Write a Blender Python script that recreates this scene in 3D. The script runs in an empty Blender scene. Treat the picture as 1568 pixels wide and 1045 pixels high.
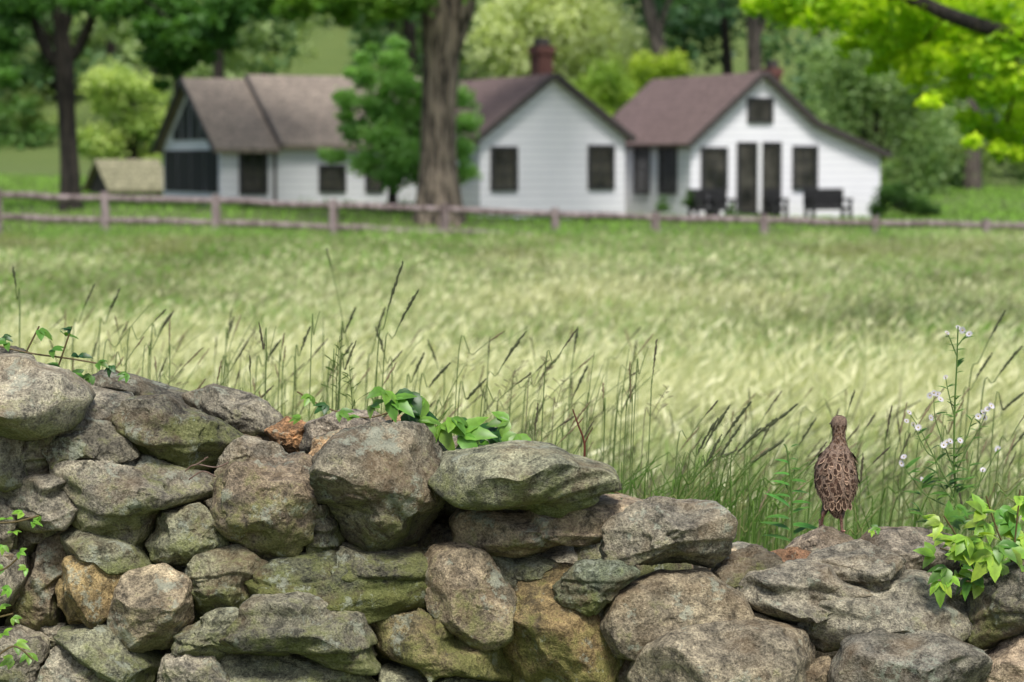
import bpy, math, random
import numpy as np
from mathutils import Vector
random.seed(4); rng=np.random.default_rng(11)
sc=bpy.context.scene
# ---------------------------------------------------------------- camera frame of the survey
CAMZ=1.6; PITCH=math.radians(4.2); F=3702.0
CA,SA=math.cos(PITCH),math.sin(PITCH)
def P(u,v,Y):
    dx=(u-784)/F; dz=-(v-522.5)/F
    t=Y/(CA+dz*SA)
    return Vector((dx*t, Y, CAMZ+t*(-SA+dz*CA)))
def sst(a,b,x):
    t=np.clip((x-a)/(b-a),0,1); return t*t*(3-2*t)
def hsh(ix,iy,iz,seed):
    h=(ix*374761393+iy*668265263+iz*2147483647+seed*974634777)&0xFFFFFFFF
    h=((h^(h>>13))*1274126177)&0xFFFFFFFF
    h=((h^(h>>16))*2246822519)&0xFFFFFFFF
    h=h^(h>>15)
    return (h&0xFFFFFF)/float(0xFFFFFF)
def vn(p,seed=0):
    p=np.asarray(p,dtype=np.float64); f=np.floor(p); t=p-f; t=t*t*(3-2*t); i=f.astype(np.int64)
    r=0
    for a in (0,1):
        for b in (0,1):
            for c in (0,1):
                w=(t[:,0] if a else 1-t[:,0])*(t[:,1] if b else 1-t[:,1])*(t[:,2] if c else 1-t[:,2])
                r=r+w*hsh(i[:,0]+a,i[:,1]+b,i[:,2]+c,seed)
    return r*2-1
def fbm(p,o=4,seed=0):
    r=0;a=1;s=0
    for k in range(o):
        r=r+a*vn(p*(2**k)+k*7.3,seed+k); s+=a; a*=0.5
    return r/s
def n2(x,y,s,seed=0,o=2):
    return fbm(np.stack([x*s,y*s,np.zeros_like(x)+.5],1),o,seed)
def terr(x,y):
    x=np.asarray(x,float);y=np.asarray(y,float)
    h=-0.45+0.0*x
    h=h+0.42*sst(56,68,y)
    h=h+0.42*sst(57,68,y)*sst(1,-6,x)
    h=h+np.where(y>76,(y-76)*0.028,0)
    h=h+16*sst(112,190,y)
    h=h+0.04*np.sin(x*.7+y*.23)*sst(8,20,y)
    return h
def T(x,y): return float(terr(np.array([x]),np.array([y]))[0])
# ---------------------------------------------------------------- mesh helpers
def link(o,parent=None):
    sc.collection.objects.link(o)
    if parent: o.parent=parent
    return o
def npmesh(name,V,Fc,mat,col=None,extra=None,smooth=False,parent=None):
    V=np.ascontiguousarray(V,dtype=np.float32); Fc=np.ascontiguousarray(Fc,dtype=np.int32)
    me=bpy.data.meshes.new(name); n=Fc.shape[1]; m=len(Fc)
    me.vertices.add(len(V)); me.vertices.foreach_set("co",V.ravel())
    me.loops.add(m*n); me.loops.foreach_set("vertex_index",Fc.ravel())
    me.polygons.add(m); me.polygons.foreach_set("loop_start",np.arange(0,m*n,n,dtype=np.int32))
    try: me.polygons.foreach_set("loop_total",np.full(m,n,dtype=np.int32))
    except Exception: pass
    if smooth: me.polygons.foreach_set("use_smooth",np.ones(m,dtype=bool))
    me.update(calc_edges=True)
    if col is not None:
        a=me.color_attributes.new("col",'FLOAT_COLOR','POINT')
        c=np.ones((len(V),4),dtype=np.float32); c[:,:3]=col; a.data.foreach_set("color",c.ravel())
    if extra is not None:
        a=me.color_attributes.new("ext",'FLOAT_COLOR','POINT')
        c=np.ones((len(V),4),dtype=np.float32); c[:,:extra.shape[1]]=extra; a.data.foreach_set("color",c.ravel())
    if mat: me.materials.append(mat)
    return link(bpy.data.objects.new(name,me),parent)
def pymesh(name,V,Fs,mat,parent=None,smooth=False):
    me=bpy.data.meshes.new(name); me.from_pydata([tuple(v) for v in V],[],Fs); me.update()
    if smooth:
        for p in me.polygons: p.use_smooth=True
    if mat: me.materials.append(mat)
    return link(bpy.data.objects.new(name,me),parent)
class Acc:
    def __init__(s): s.V=[];s.F=[];s.C=[];s.n=0
    def add(s,V,Fc,C):
        V=np.asarray(V,float);Fc=np.asarray(Fc,int)
        s.V.append(V); s.F.append(Fc+s.n)
        C=np.asarray(C,float)
        if C.ndim==1: C=np.tile(C,(len(V),1))
        s.C.append(C); s.n+=len(V)
    def build(s,name,mat,smooth=False,parent=None):
        return npmesh(name,np.concatenate(s.V),np.concatenate(s.F),mat,np.concatenate(s.C),smooth=smooth,parent=parent)
def empty(name,loc=(0,0,0)):
    e=bpy.data.objects.new(name,None); e.location=(0,0,0); sc.collection.objects.link(e); return e
# ---------------------------------------------------------------- materials
def newmat(name):
    m=bpy.data.materials.new(name); m.use_nodes=True; nt=m.node_tree
    b=nt.nodes["Principled BSDF"]; return m,nt,b
def N(nt,t,**k):
    n=nt.nodes.new(t)
    for a,v in k.items(): setattr(n,a,v)
    return n
def noise(nt,vec,scale,detail=4,rough=.55):
    n=N(nt,'ShaderNodeTexNoise'); n.inputs['Scale'].default_value=scale; n.inputs['Detail'].default_value=detail; n.inputs['Roughness'].default_value=rough
    if vec is not None: nt.links.new(vec,n.inputs['Vector'])
    return n.outputs[0]
def ramp(nt,fac,a,b,ca=(0,0,0,1),cb=(1,1,1,1)):
    r=N(nt,'ShaderNodeValToRGB'); e=r.color_ramp.elements
    e[0].position=a;e[1].position=b;e[0].color=ca;e[1].color=cb
    nt.links.new(fac,r.inputs[0]); return r.outputs[0]
def mix(nt,fac,a,b,mode='MIX'):
    m=N(nt,'ShaderNodeMix',data_type='RGBA',blend_type=mode)
    for s,v in ((0,fac),(6,a),(7,b)):
        if hasattr(v,'links'): nt.links.new(v,m.inputs[s])
        elif isinstance(v,(int,float)): m.inputs[s].default_value=v
        else: m.inputs[s].default_value=(v[0],v[1],v[2],1)
    return m.outputs[2]
def bump(nt,h,strength,dist,prev=None):
    b=N(nt,'ShaderNodeBump'); b.inputs['Strength'].default_value=strength; b.inputs['Distance'].default_value=dist
    nt.links.new(h,b.inputs['Height'])
    if prev: nt.links.new(prev,b.inputs['Normal'])
    return b.outputs[0]
def geo(nt): return N(nt,'ShaderNodeNewGeometry').outputs['Position']
def plain(name,c,rough=.7,var=.25,scale=8,bs=.2,bd=.005,metal=0):
    m,nt,b=newmat(name); g=geo(nt)
    f=noise(nt,g,scale,5)
    o=mix(nt,f,[x*(1-var) for x in c],[min(1,x*(1+var)) for x in c])
    nt.links.new(o,b.inputs['Base Color']); b.inputs['Roughness'].default_value=rough; b.inputs['Metallic'].default_value=metal
    nt.links.new(bump(nt,noise(nt,g,scale*4,4),bs,bd),b.inputs['Normal'])
    return m
def foliage(name,trans=.4,rough=.5,spec=.3,vein=False):
    m,nt,b=newmat(name)
    c=N(nt,'ShaderNodeVertexColor',layer_name="col").outputs[0]
    b.inputs['Roughness'].default_value=rough; b.inputs['Specular IOR Level'].default_value=spec
    if vein: c=mix(nt,1,c,mix(nt,noise(nt,geo(nt),70,2),(.6,.6,.6),(1.4,1.4,1.4)),'MULTIPLY')
    nt.links.new(c,b.inputs['Base Color'])
    t=N(nt,'ShaderNodeBsdfTranslucent'); tc=mix(nt,1,c,(1.2,1.25,.6),'MULTIPLY'); nt.links.new(tc,t.inputs[0])
    mx=N(nt,'ShaderNodeMixShader'); mx.inputs[0].default_value=trans
    nt.links.new(b.outputs[0],mx.inputs[1]); nt.links.new(t.outputs[0],mx.inputs[2])
    nt.links.new(mx.outputs[0],nt.nodes['Material Output'].inputs[0])
    return m
M_leaf=foliage('leaf',.4); M_grass=foliage('grass_blade',.35,.7,.15); M_near=foliage('near_leaf',.3,.4,.45,True)
def barkmat(name,c1,c2):
    m,nt,b=newmat(name); g=geo(nt)
    mp=N(nt,'ShaderNodeMapping'); mp.inputs['Scale'].default_value=(7,7,1.1); nt.links.new(g,mp.inputs[0])
    f=noise(nt,mp.outputs[0],1.1,6,.68); k=ramp(nt,f,.42,.58)
    nt.links.new(mix(nt,k,c1,c2),b.inputs['Base Color']); b.inputs['Roughness'].default_value=.95
    nt.links.new(bump(nt,f,1,.25),b.inputs['Normal']); return m
M_bark=barkmat('bark_brown',(.035,.027,.02),(.31,.25,.19)); M_barkd=barkmat('bark_dark',(.012,.01,.008),(.055,.044,.035))
# stone
def stonemat():
    m,nt,b=newmat('fieldstone')
    g=geo(nt); off=N(nt,'ShaderNodeVertexColor',layer_name="ext").outputs[0]
    sep=N(nt,'ShaderNodeSeparateColor'); nt.links.new(off,sep.inputs[0])
    va=N(nt,'ShaderNodeVectorMath',operation='MULTIPLY_ADD'); nt.links.new(off,va.inputs[0]); va.inputs[1].default_value=(13,7,0); nt.links.new(g,va.inputs[2])
    v=va.outputs[0]
    tint=N(nt,'ShaderNodeVertexColor',layer_name="col").outputs[0]
    med=noise(nt,v,34,5,.74); fine=noise(nt,v,190,3,.75); big=noise(nt,v,8,3,.6)
    c=mix(nt,1,tint,mix(nt,ramp(nt,med,.36,.64),(.36,.36,.36),(1.65,1.62,1.53)),'MULTIPLY')
    c=mix(nt,1,c,mix(nt,ramp(nt,fine,.36,.64),(.55,.55,.55),(1.5,1.49,1.47)),'MULTIPLY')
    c=mix(nt,1,c,mix(nt,ramp(nt,big,.35,.65),(.72,.72,.72),(1.3,1.28,1.22)),'MULTIPLY')
    st=noise(nt,v,6.5,3,.6); c=mix(nt,mix(nt,1,ramp(nt,st,.5,.68),(.42,.42,.42),'MULTIPLY'),c,(.22,.14,.065))
    dk=noise(nt,v,4.3,4,.65); c=mix(nt,mix(nt,1,ramp(nt,dk,.54,.64),(.5,.5,.5),'MULTIPLY'),c,mix(nt,fine,(.025,.026,.02),(.10,.10,.075)))
    mo=noise(nt,v,17,5,.74)
    ma=N(nt,'ShaderNodeMath',operation='ADD'); nt.links.new(mo,ma.inputs[0]); nt.links.new(sep.outputs[2],ma.inputs[1])
    mm=ramp(nt,ma.outputs[0],.72,.87)
    mc=mix(nt,fine,(.035,.05,.01),(.24,.27,.06)); c=mix(nt,mix(nt,1,mm,(.68,.68,.68),'MULTIPLY'),c,mc)
    li=noise(nt,v,12,6,.77); lm=ramp(nt,li,.565,.62)
    c=mix(nt,mix(nt,1,lm,(.6,.6,.6),'MULTIPLY'),c,(.38,.41,.32))
    nt.links.new(c,b.inputs['Base Color']); b.inputs['Roughness'].default_value=.85; b.inputs['Specular IOR Level'].default_value=.25
    n_2=bump(nt,med,1.0,.018); n3=bump(nt,fine,.9,.006,n_2)
    nt.links.new(n3,b.inputs['Normal']); return m
M_stone=stonemat()
# ---------------------------------------------------------------- ground
xs=np.concatenate([np.linspace(-400,-40,30),np.linspace(-38,38,110),np.linspace(40,400,30)])
ys=np.concatenate([np.linspace(-60,0,12),np.linspace(1,130,170),np.linspace(134,700,60)])
X,Yg=np.meshgrid(xs,ys); V=np.stack([X.ravel(),Yg.ravel(),terr(X.ravel(),Yg.ravel())],1)
nx=len(xs);ny=len(ys)
ii,jj=np.meshgrid(np.arange(nx-1),np.arange(ny-1)); a=(jj*nx+ii).ravel()
m,nt,b=newmat('meadow_ground'); g=geo(nt)
c=mix(nt,noise(nt,g,.35,5),(.08,.14,.03),(.2,.24,.07)); c=mix(nt,noise(nt,g,9,5,.7),c,(.11,.17,.04))
nt.links.new(c,b.inputs['Base Color']); b.inputs['Roughness'].default_value=1; nt.links.new(bump(nt,noise(nt,g,6,6,.7),1,.15),b.inputs['Normal'])
npmesh('meadow_ground',V,np.stack([a,a+1,a+nx+1,a+nx],1),m,smooth=True)
# ---------------------------------------------------------------- stones
import bmesh
def ico(sub):
    bm=bmesh.new(); bmesh.ops.create_icosphere(bm,subdivisions=sub,radius=1)
    v=np.array([x.co[:] for x in bm.verts]); f=np.array([[q.index for q in p.verts] for p in bm.faces]); bm.free(); return v,f
ICO={4:ico(4),5:ico(5),6:ico(6)}
SV=[];SF=[];SC=[];SE=[];sn=0; STONES={}
def add_stone(poly,Y,tint,p=2.6,depth=None,moss=.2,strata=0,sub=6,facets=None,tag=None,rough=None,seed=None):
    """poly: outline measured on the wall; Y: distance of the stone's front"""
    global sn
    seed=seed if seed is not None else sn%9973+len(SV)
    smoothish = p<2.75 and strata==0
    if not smoothish: p=p*1.25
    if strata>=.8: p*=1.3
    if facets is None: facets=5 if smoothish else (8 if strata>=.8 else 11)
    if rough is None: rough=.6 if smoothish else (.8 if strata>=.8 else 1.1)
    r=np.random.default_rng(seed+5)
    arr=np.array(poly,float)
    span=max(np.ptp(arr[:,0]),np.ptp(arr[:,1]))/740.0; mn=min(np.ptp(arr[:,0]),np.ptp(arr[:,1]))/740.0
    D=depth if depth else np.clip(.5*(span+mn)/2*1.15,.06,.2)
    Yc=Y+D
    w=np.array([P(a,b,Yc)[:] for a,b in arr]); q=w[:,[0,2]]
    x0,y0=q[:,0],q[:,1]; x1,y1=np.roll(x0,-1),np.roll(y0,-1); cr=x0*y1-x1*y0; A=cr.sum()/2
    cx=((x0+x1)*cr).sum()/(6*A); cy=((y0+y1)*cr).sum()/(6*A)
    K=180; th=np.linspace(-math.pi,math.pi,K,endpoint=False); R=np.zeros(K)
    for k,t in enumerate(th):
        d=(math.cos(t),math.sin(t)); best=1e-3
        for i in range(len(q)):
            ax,ay=x0[i]-cx,y0[i]-cy; ex,ey=x1[i]-x0[i],y1[i]-y0[i]
            den=d[0]*ey-d[1]*ex
            if abs(den)<1e-12: continue
            tt=(ax*ey-ay*ex)/den; ss=(ax*d[1]-ay*d[0])/den
            if tt>0 and -1e-6<=ss<=1+1e-6: best=max(best,tt)
        R[k]=best
    R=np.maximum(R,.25*R.max())
    ker=np.array([1,2,3,2,1.])/9; Rp=np.concatenate([R[-4:],R,R[:4]])
    Rp=np.convolve(Rp,ker if smoothish else np.array([1,2,1.])/4,'same')
    if smoothish: Rp=np.convolve(Rp,ker,'same')
    R=Rp[4:-4]*(1.04 if smoothish else 1.065)
    v,f=ICO[sub]
    x,y,z=v[:,0],v[:,1],v[:,2]; s=np.sqrt(x*x+z*z)+1e-9
    k=(s**p+np.abs(y)**p)**(-1/p)
    n=np.stack([x*k,y*k,z*k],1)
    for j in range(facets):
        a=r.uniform(0,2*math.pi); tilt=r.uniform(.2,1.3)
        if j==0: a=math.pi/2+r.uniform(-.3,.3); tilt=r.uniform(.7,1.0)      # bedding top
        if j==1 and not smoothish: a=-math.pi/2+r.uniform(-.5,.5); tilt=r.uniform(.5,.9)
        nn=np.array([math.cos(a)*math.sin(tilt),-math.cos(tilt),math.sin(a)*math.sin(tilt)])
        proj=n@nn; d=np.quantile(proj,r.uniform(.82,.955)); ex=np.clip(proj-d,0,None)
        n=n-ex[:,None]*nn*.98
    th_v=np.arctan2(n[:,2],n[:,0]); rr=np.sqrt(n[:,0]**2+n[:,2]**2)
    Rv=np.interp(th_v,np.append(th,math.pi),np.append(R,R[0]))
    px=Rv*rr*np.cos(th_v); pz=Rv*rr*np.sin(th_v); py=D*n[:,1]
    pts=np.stack([px,py,pz],1)
    o=r.uniform(-50,50,3)
    nd=pts/np.linalg.norm(pts/[1,D/mn*2,1],axis=1,keepdims=True).clip(1e-4)
    nd=nd/np.linalg.norm(nd,axis=1,keepdims=True)
    sz=(span+mn)/2
    disp=fbm(pts*(3.0/sz)+o,3,7)*(.045 if strata<.8 else .025)*sz + fbm(pts*24+o,4,9)*.0095*rough + (np.abs(fbm(pts*60+o,3,5)))*-.006*rough
    l=vn(pts*(5.0/sz)+o+3,21); disp+= -.03*sz*sst(.25,.32,l)*(rough if strata<.8 else .3)
    if strata:
        sv=pts*[3,3,34]+o; sv[:,2]+=2.5*vn(pts*4+o,4); st=vn(sv,31); disp+=strata*.018*sst(-.08,.10,st)+strata*.008*vn(sv*2.3,8)
    pts=pts+nd*disp[:,None]
    pts[:,0]+=cx; pts[:,1]+=Yc; pts[:,2]+=cy
    SV.append(pts);SF.append(f+sn)
    c=np.array(tint)*r.uniform(.85,1.2)*1.14*np.array([1.03,1.0,.94]); SC.append(np.tile(c,(len(pts),1)))
    ml=np.clip(moss+.03+.12*(-(pts[:,2]-cy)/(mn*.5)),0,.7)
    e=np.stack([np.full(len(pts),r.random()),np.full(len(pts),r.random()),ml],1); SE.append(e)
    sn+=len(pts)
    if tag is not None: STONES[tag]=pts
G=(.235,.225,.195); GB=(.25,.215,.165); BR=(.29,.205,.13); DK=(.15,.145,.125); GG=(.205,.215,.165); OR=(.38,.22,.12); OC=(.28,.22,.12); LG=(.30,.29,.25)
S=[
([(-60,545),(0,536),(30,542),(72,570),(92,590),(60,615),(20,650),(-60,660)],5.22,DK,2.9,.15,0),
([(-5,645),(20,612),(70,583),(120,585),(175,608),(192,632),(160,645),(110,628),(60,640),(20,672)],5.1,G,3,.15,1),
([(20,700),(32,650),(72,624),(120,628),(152,650),(110,672),(92,740),(45,750),(22,730)],5.03,G,2.8,.2,1),
([(72,690),(85,652),(130,640),(170,650),(205,680),(215,700),(150,716),(90,716)],5.0,DK,2.8,.15,0),
([(120,600),(165,577),(220,592),(280,608),(300,640),(240,640),(190,640),(150,625)],5.4,DK,2.8,.2,1),
([(168,645),(195,616),(255,612),(330,650),(372,678),(352,705),(290,728),(240,712),(200,685)],5.02,DK,3.4,.30,.6),
([(278,608),(325,592),(380,604),(425,635),(436,668),(395,680),(340,665),(295,640)],5.3,G,2.8,.15,0),
([(92,714),(150,704),(230,708),(335,748),(322,768),(258,788),(228,832),(185,842),(140,815),(100,775)],4.93,G,4,.24,.3),
([(323,780),(330,742),(360,715),(420,700),(472,700),(488,722),(482,775),(478,825),(455,855),(390,852),(345,832),(330,805)],4.92,(.23,.195,.155),3.2,.24,0),
([(325,740),(335,700),(370,670),(420,682),(445,702),(400,720),(345,735)],5.06,G,2.8,.15,0),
([(408,660),(438,643),(472,650),(470,690),(442,702),(410,688)],5.22,OR,2.9,.0,0),
([(458,690),(472,648),(520,627),(575,632),(600,658),(560,675),(500,680),(475,700)],5.16,(.22,.2,.18),2.3,.1,0),
([(465,710),(485,675),(530,660),(580,664),(600,690),(540,720),(480,730)],5.06,BR,2.8,.1,0),
([(483,710),(515,672),(575,657),(640,660),(692,712),(692,748),(668,792),(642,848),(592,868),(555,857),(522,812),(495,765),(482,735)],4.86,(.2,.19,.16),4.2,.18,0),
([(470,775),(485,742),(515,790),(530,850),(495,862),(470,838)],4.98,DK,2.8,.2,1),
([(683,740),(700,705),(760,700),(840,706),(918,722),(926,748),(900,772),(820,783),(740,778),(690,770)],4.9,GG,3.4,.24,1.5),
([(698,805),(712,780),(800,783),(880,772),(950,772),(992,785),(955,812),(910,835),(810,850),(740,845),(702,830)],4.95,(.25,.21,.165),3.2,.15,1),
([(926,825),(948,792),(1010,776),(1090,779),(1117,802),(1114,850),(1088,872),(1010,868),(940,860)],4.9,G,3.6,.12,.5),
([(643,875),(662,842),(705,832),(745,845),(770,880),(792,920),(788,975),(742,995),(690,968),(655,928)],4.9,GB,2.5,.2,0),
([(764,1005),(780,930),(800,885),(845,862),(892,872),(945,940),(955,1000),(935,1055),(790,1065)],4.88,OC,2.4,.27,0),
([(848,900),(888,868),(950,857),(972,877),(935,910),(900,938),(862,930)],4.9,(.13,.155,.12),2.8,.2,.4),
([(916,955),(938,907),(1010,880),(1080,880),(1142,918),(1150,950),(1100,985),(990,1008),(940,995)],4.86,(.24,.215,.17),2.7,.12,0),
([(1086,885),(1115,850),(1160,838),(1197,860),(1205,888),(1150,908),(1110,908)],5.0,DK,2.8,.2,0),
([(1133,915),(1162,880),(1250,886),(1370,903),(1340,930),(1250,955),(1180,952)],4.92,G,3.8,.15,1.6),
([(1180,858),(1222,826),(1262,806),(1308,824),(1322,852),(1280,880),(1210,880)],5.2,(.22,.19,.16),2.2,.05,0),
([(1177,852),(1220,840),(1260,856),(1248,888),(1208,890)],5.08,(.2,.12,.08),3.6,.0,0),
([(1222,890),(1258,855),(1322,844),(1380,865),(1408,905),(1350,915),(1260,905)],5.0,G,3,.1,.8),
([(1298,845),(1340,814),(1420,811),(1475,828),(1485,862),(1445,890),(1400,900),(1340,880)],5.15,(.19,.175,.155),2.5,.05,0),
([(1243,955),(1288,912),(1400,903),(1492,913),(1494,985),(1400,975),(1320,978),(1270,995)],4.9,LG,3.8,.15,1.6),
([(1486,895),(1530,885),(1575,868),(1660,880),(1660,970),(1560,980),(1495,992),(1488,935)],4.86,DK,4,.2,.4),
([(962,1035),(990,985),(1050,955),(1150,948),(1235,968),(1254,1000),(1244,1065),(1100,1085),(975,1080)],4.78,(.24,.22,.18),2.6,.12,0),
([(1270,1035),(1300,987),(1370,964),(1450,978),(1515,1000),(1502,1040),(1470,1075),(1400,1095),(1290,1085)],4.76,(.21,.205,.185),2.5,.08,0),
([(1458,1060),(1505,1015),(1560,975),(1660,968),(1660,1110),(1480,1110)],4.8,(.25,.21,.17),2.6,.05,0),
([(222,838),(248,788),(300,778),(332,800),(352,838),(312,862),(250,868)],4.95,GG,2.8,.22,.3),
([(78,905),(103,856),(150,849),(197,880),(194,922),(150,960),(100,965)],4.92,OC,2.3,.10,0),
([(166,945),(188,882),(248,864),(292,890),(294,950),(262,994),(200,999),(168,972)],4.88,(.25,.22,.17),2.35,.18,0),
([(272,890),(308,856),(370,847),(408,870),(398,912),(350,940),(300,932)],4.92,GG,2.9,.25,.6),
([(398,872),(430,857),(540,868),(645,872),(640,922),(560,940),(470,930),(408,905)],4.9,(.11,.12,.085),3.6,.32,1.6),
([(262,975),(328,946),(375,936),(368,990),(330,1006),(268,1000)],4.86,GG,3,.22,.6),
([(356,960),(398,915),(450,908),(540,945),(570,1015),(480,1026),(410,1006),(362,990)],4.82,(.18,.18,.15),3.2,.26,.8),
([(556,990),(578,946),(640,933),(700,962),(775,995),(795,1055),(700,1052),(620,1026),(568,1012)],4.86,(.23,.2,.12),3,.30,0),
([(12,950),(28,882),(60,832),(110,810),(135,850),(105,880),(92,960),(60,980)],4.98,(.2,.175,.14),2.8,.2,0),
([(88,818),(140,808),(200,840),(232,872),(180,878),(120,856)],4.97,GG,3.2,.25,.8),
([(92,970),(150,962),(205,995),(248,1022),(225,1050),(150,1035),(108,1000)],4.88,GG,3,.26,.8),
([(55,1050),(78,1000),(112,994),(168,1035),(185,1080),(60,1090)],4.84,LG,2.8,.2,0),
([(232,1070),(255,1012),(330,998),(352,1040),(345,1080)],4.84,G,2.8,.22,.4),
([(305,1070),(350,1002),(420,1008),(545,1022),(572,1075),(340,1095)],4.82,GG,3,.26,.8),
([(572,1090),(592,1026),(680,1030),(765,1052),(775,1095)],4.86,GG,2.8,.26,0),
([(8,775),(18,750),(90,738),(115,772),(92,795),(38,798)],4.99,G,3,.15,1.2),
([(-60,665),(0,660),(24,685),(28,735),(-10,755),(-60,755)],5.05,DK,2.8,.15,0),
([(-60,765),(8,760),(30,795),(22,840),(-60,860)],5.0,G,2.8,.2,0),
([(18,800),(60,792),(118,800),(92,828),(50,850),(20,850)],5.05,DK,3,.2,.6),
([(-60,860),(18,850),(34,885),(18,945),(-60,965)],4.97,GB,2.8,.2,0),
([(-60,970),(28,965),(66,990),(55,1060),(-60,1075)],4.9,G,2.8,.22,.4),
([(740,842),(800,850),(850,862),(805,905),(785,935),(755,880)],5.0,GG,2.8,.22,0),
([(520,832),(560,850),(640,850),(655,880),(600,900),(530,885)],4.94,(.14,.14,.11),3,.3,1),
([(1195,1070),(1212,1026),(1270,1012),(1300,1080)],4.9,GB,2.8,.1,0),
([(630,660),(690,680),(760,682),(805,702),(740,730),(660,715)],5.2,G,3,.15,1),
([(560,650),(620,640),(680,672),(690,700),(600,700)],5.35,BR,2.8,.1,.5),
([(1120,905),(1180,945),(1240,955),(1230,985),(1160,975),(1110,950)],5.0,DK,2.8,.2,0),
([(60,955),(100,955),(110,1000),(70,1005)],5.0,G,2.8,.2,0),
([(480,850),(530,855),(520,880),(470,875)],5.02,DK,2.8,.2,0),
([(640,930),(700,960),(690,990),(640,970)],5.0,DK,2.8,.2,0),
([(740,700),(810,700),(830,725),(740,730)],5.25,DK,2.8,.15,.8),
([(1080,860),(1130,840),(1150,870),(1100,900)],5.15,GB,2.8,.15,0),
([(930,1000),(990,1000),(985,1090),(920,1090)],4.95,DK,2.8,.2,0),
]
for i,s_ in enumerate(S):
    add_stone(s_[0],s_[1],s_[2],p=s_[3],moss=s_[4],strata=s_[5],tag=i,seed=100+i*3)
# hearting / back face / courses outside the frame
tops=[(-1400,560),(-60,560),(100,600),(300,610),(480,650),(640,675),(760,715),(900,745),(960,800),(1110,815),(1200,870),(1500,860),(3000,870)]
def topv(u): return float(np.interp(u,[t[0] for t in tops],[t[1] for t in tops]))
def blob(u,v,w,h,Y,sub=4,**k):
    n_=9; pol=[(u+w*.5*math.cos(a)*random.uniform(.85,1.15),v-h*.5*math.sin(a)*random.uniform(.85,1.15)) for a in [2*math.pi*i/n_ for i in range(n_)]]
    add_stone(pol,Y,random.choice([G,GB,DK,GG,LG,G,DK]),p=random.uniform(2.3,3.2),moss=random.uniform(.1,.3),strata=random.choice([0,0,.8]),sub=sub,seed=random.randint(0,9999),**k)
for layer,Yl in ((0,5.30),(1,5.5)):
    for row in range(11):
        u=-60+random.uniform(0,60)
        while u<1680:
            w=random.uniform(110,190); vv=topv(u)+60+35*layer+row*85+random.uniform(-12,12)
            if vv<1500: blob(u,vv,w*1.1,105,Yl,depth=.16)
            u+=w*.85
for row in range(12):
    for side in range(3):
        u={0:-1300,1:-60,2:1640}[side]; end={0:-60,1:1640,2:2700}[side]
        while u<end:
            w=random.uniform(120,230)
            vv=topv(u)+50+row*90 if side!=1 else 1130+row*85
            if vv<1620: blob(u+w*.4,vv,w,108,4.92-.012*row+random.uniform(-.03,.03),depth=.17,sub=4)
            u+=w*.86
npmesh('stone_wall',np.concatenate(SV),np.concatenate(SF),M_stone,np.concatenate(SC),np.concatenate(SE),smooth=True)
def topz(tag,x,y,r=.012):
    p=STONES[tag]; d=np.hypot(p[:,0]-x,p[:,1]-y); k=d<r
    return float(p[k,2].max()) if k.any() else float(p[:,2].max())
# ---------------------------------------------------------------- tubes and leaves
def tube(acc,pts,rad,col,sides=8):
    pts=[Vector(p) for p in pts]; n=len(pts); V=[];Fc=[]
    for i,p in enumerate(pts):
        t=(pts[min(i+1,n-1)]-pts[max(i-1,0)]).normalized()
        a=t.cross(Vector((.13,1,.07))).normalized(); b_=t.cross(a)
        for k in range(sides):
            q=2*math.pi*k/sides; V.append(p+(a*math.cos(q)+b_*math.sin(q))*rad[i])
    for i in range(n-1):
        for k in range(sides):
            k2=(k+1)%sides; Fc.append([i*sides+k,i*sides+k2,(i+1)*sides+k2,(i+1)*sides+k])
    acc.add([v[:] for v in V],Fc,col)
def smoothpath(pts,rad,sub=5,wob=0):
    P_=[Vector(p) for p in pts]; o=[];r=[]
    for i in range(len(P_)-1):
        a=P_[max(i-1,0)];b_=P_[i];c=P_[i+1];d=P_[min(i+2,len(P_)-1)]
        for k in range(sub):
            t=k/sub
            q=.5*((2*b_)+(c-a)*t+(2*a-5*b_+4*c-d)*t*t+(3*b_-a-3*c+d)*t**3)
            if wob: q=q+Vector((random.gauss(0,wob),random.gauss(0,wob),0))
            o.append(q); r.append(rad[i]*(1-t)+rad[i+1]*t)
    o.append(P_[-1]); r.append(rad[-1]); return o,r
def leafcloud(acc,cen,size,col,up=.4,aspect=.62):
    n=len(cen); a=rng.normal(size=(n,3)); a[:,2]*=.5; a/=np.linalg.norm(a,axis=1,keepdims=True)
    nr=rng.normal(size=(n,3)); nr[:,2]+=up*2; b_=np.cross(nr,a); b_/=np.linalg.norm(b_,axis=1,keepdims=True)+1e-9
    s=(size*rng.uniform(.6,1.3,n))[:,None]
    V=np.stack([cen-a*s*.5,cen+b_*s*aspect*.5,cen+a*s*.5,cen-b_*s*aspect*.5],1).reshape(-1,3)
    Fc=np.arange(4*n).reshape(n,4)
    acc.add(V,Fc,np.repeat(col,4,axis=0))
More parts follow.
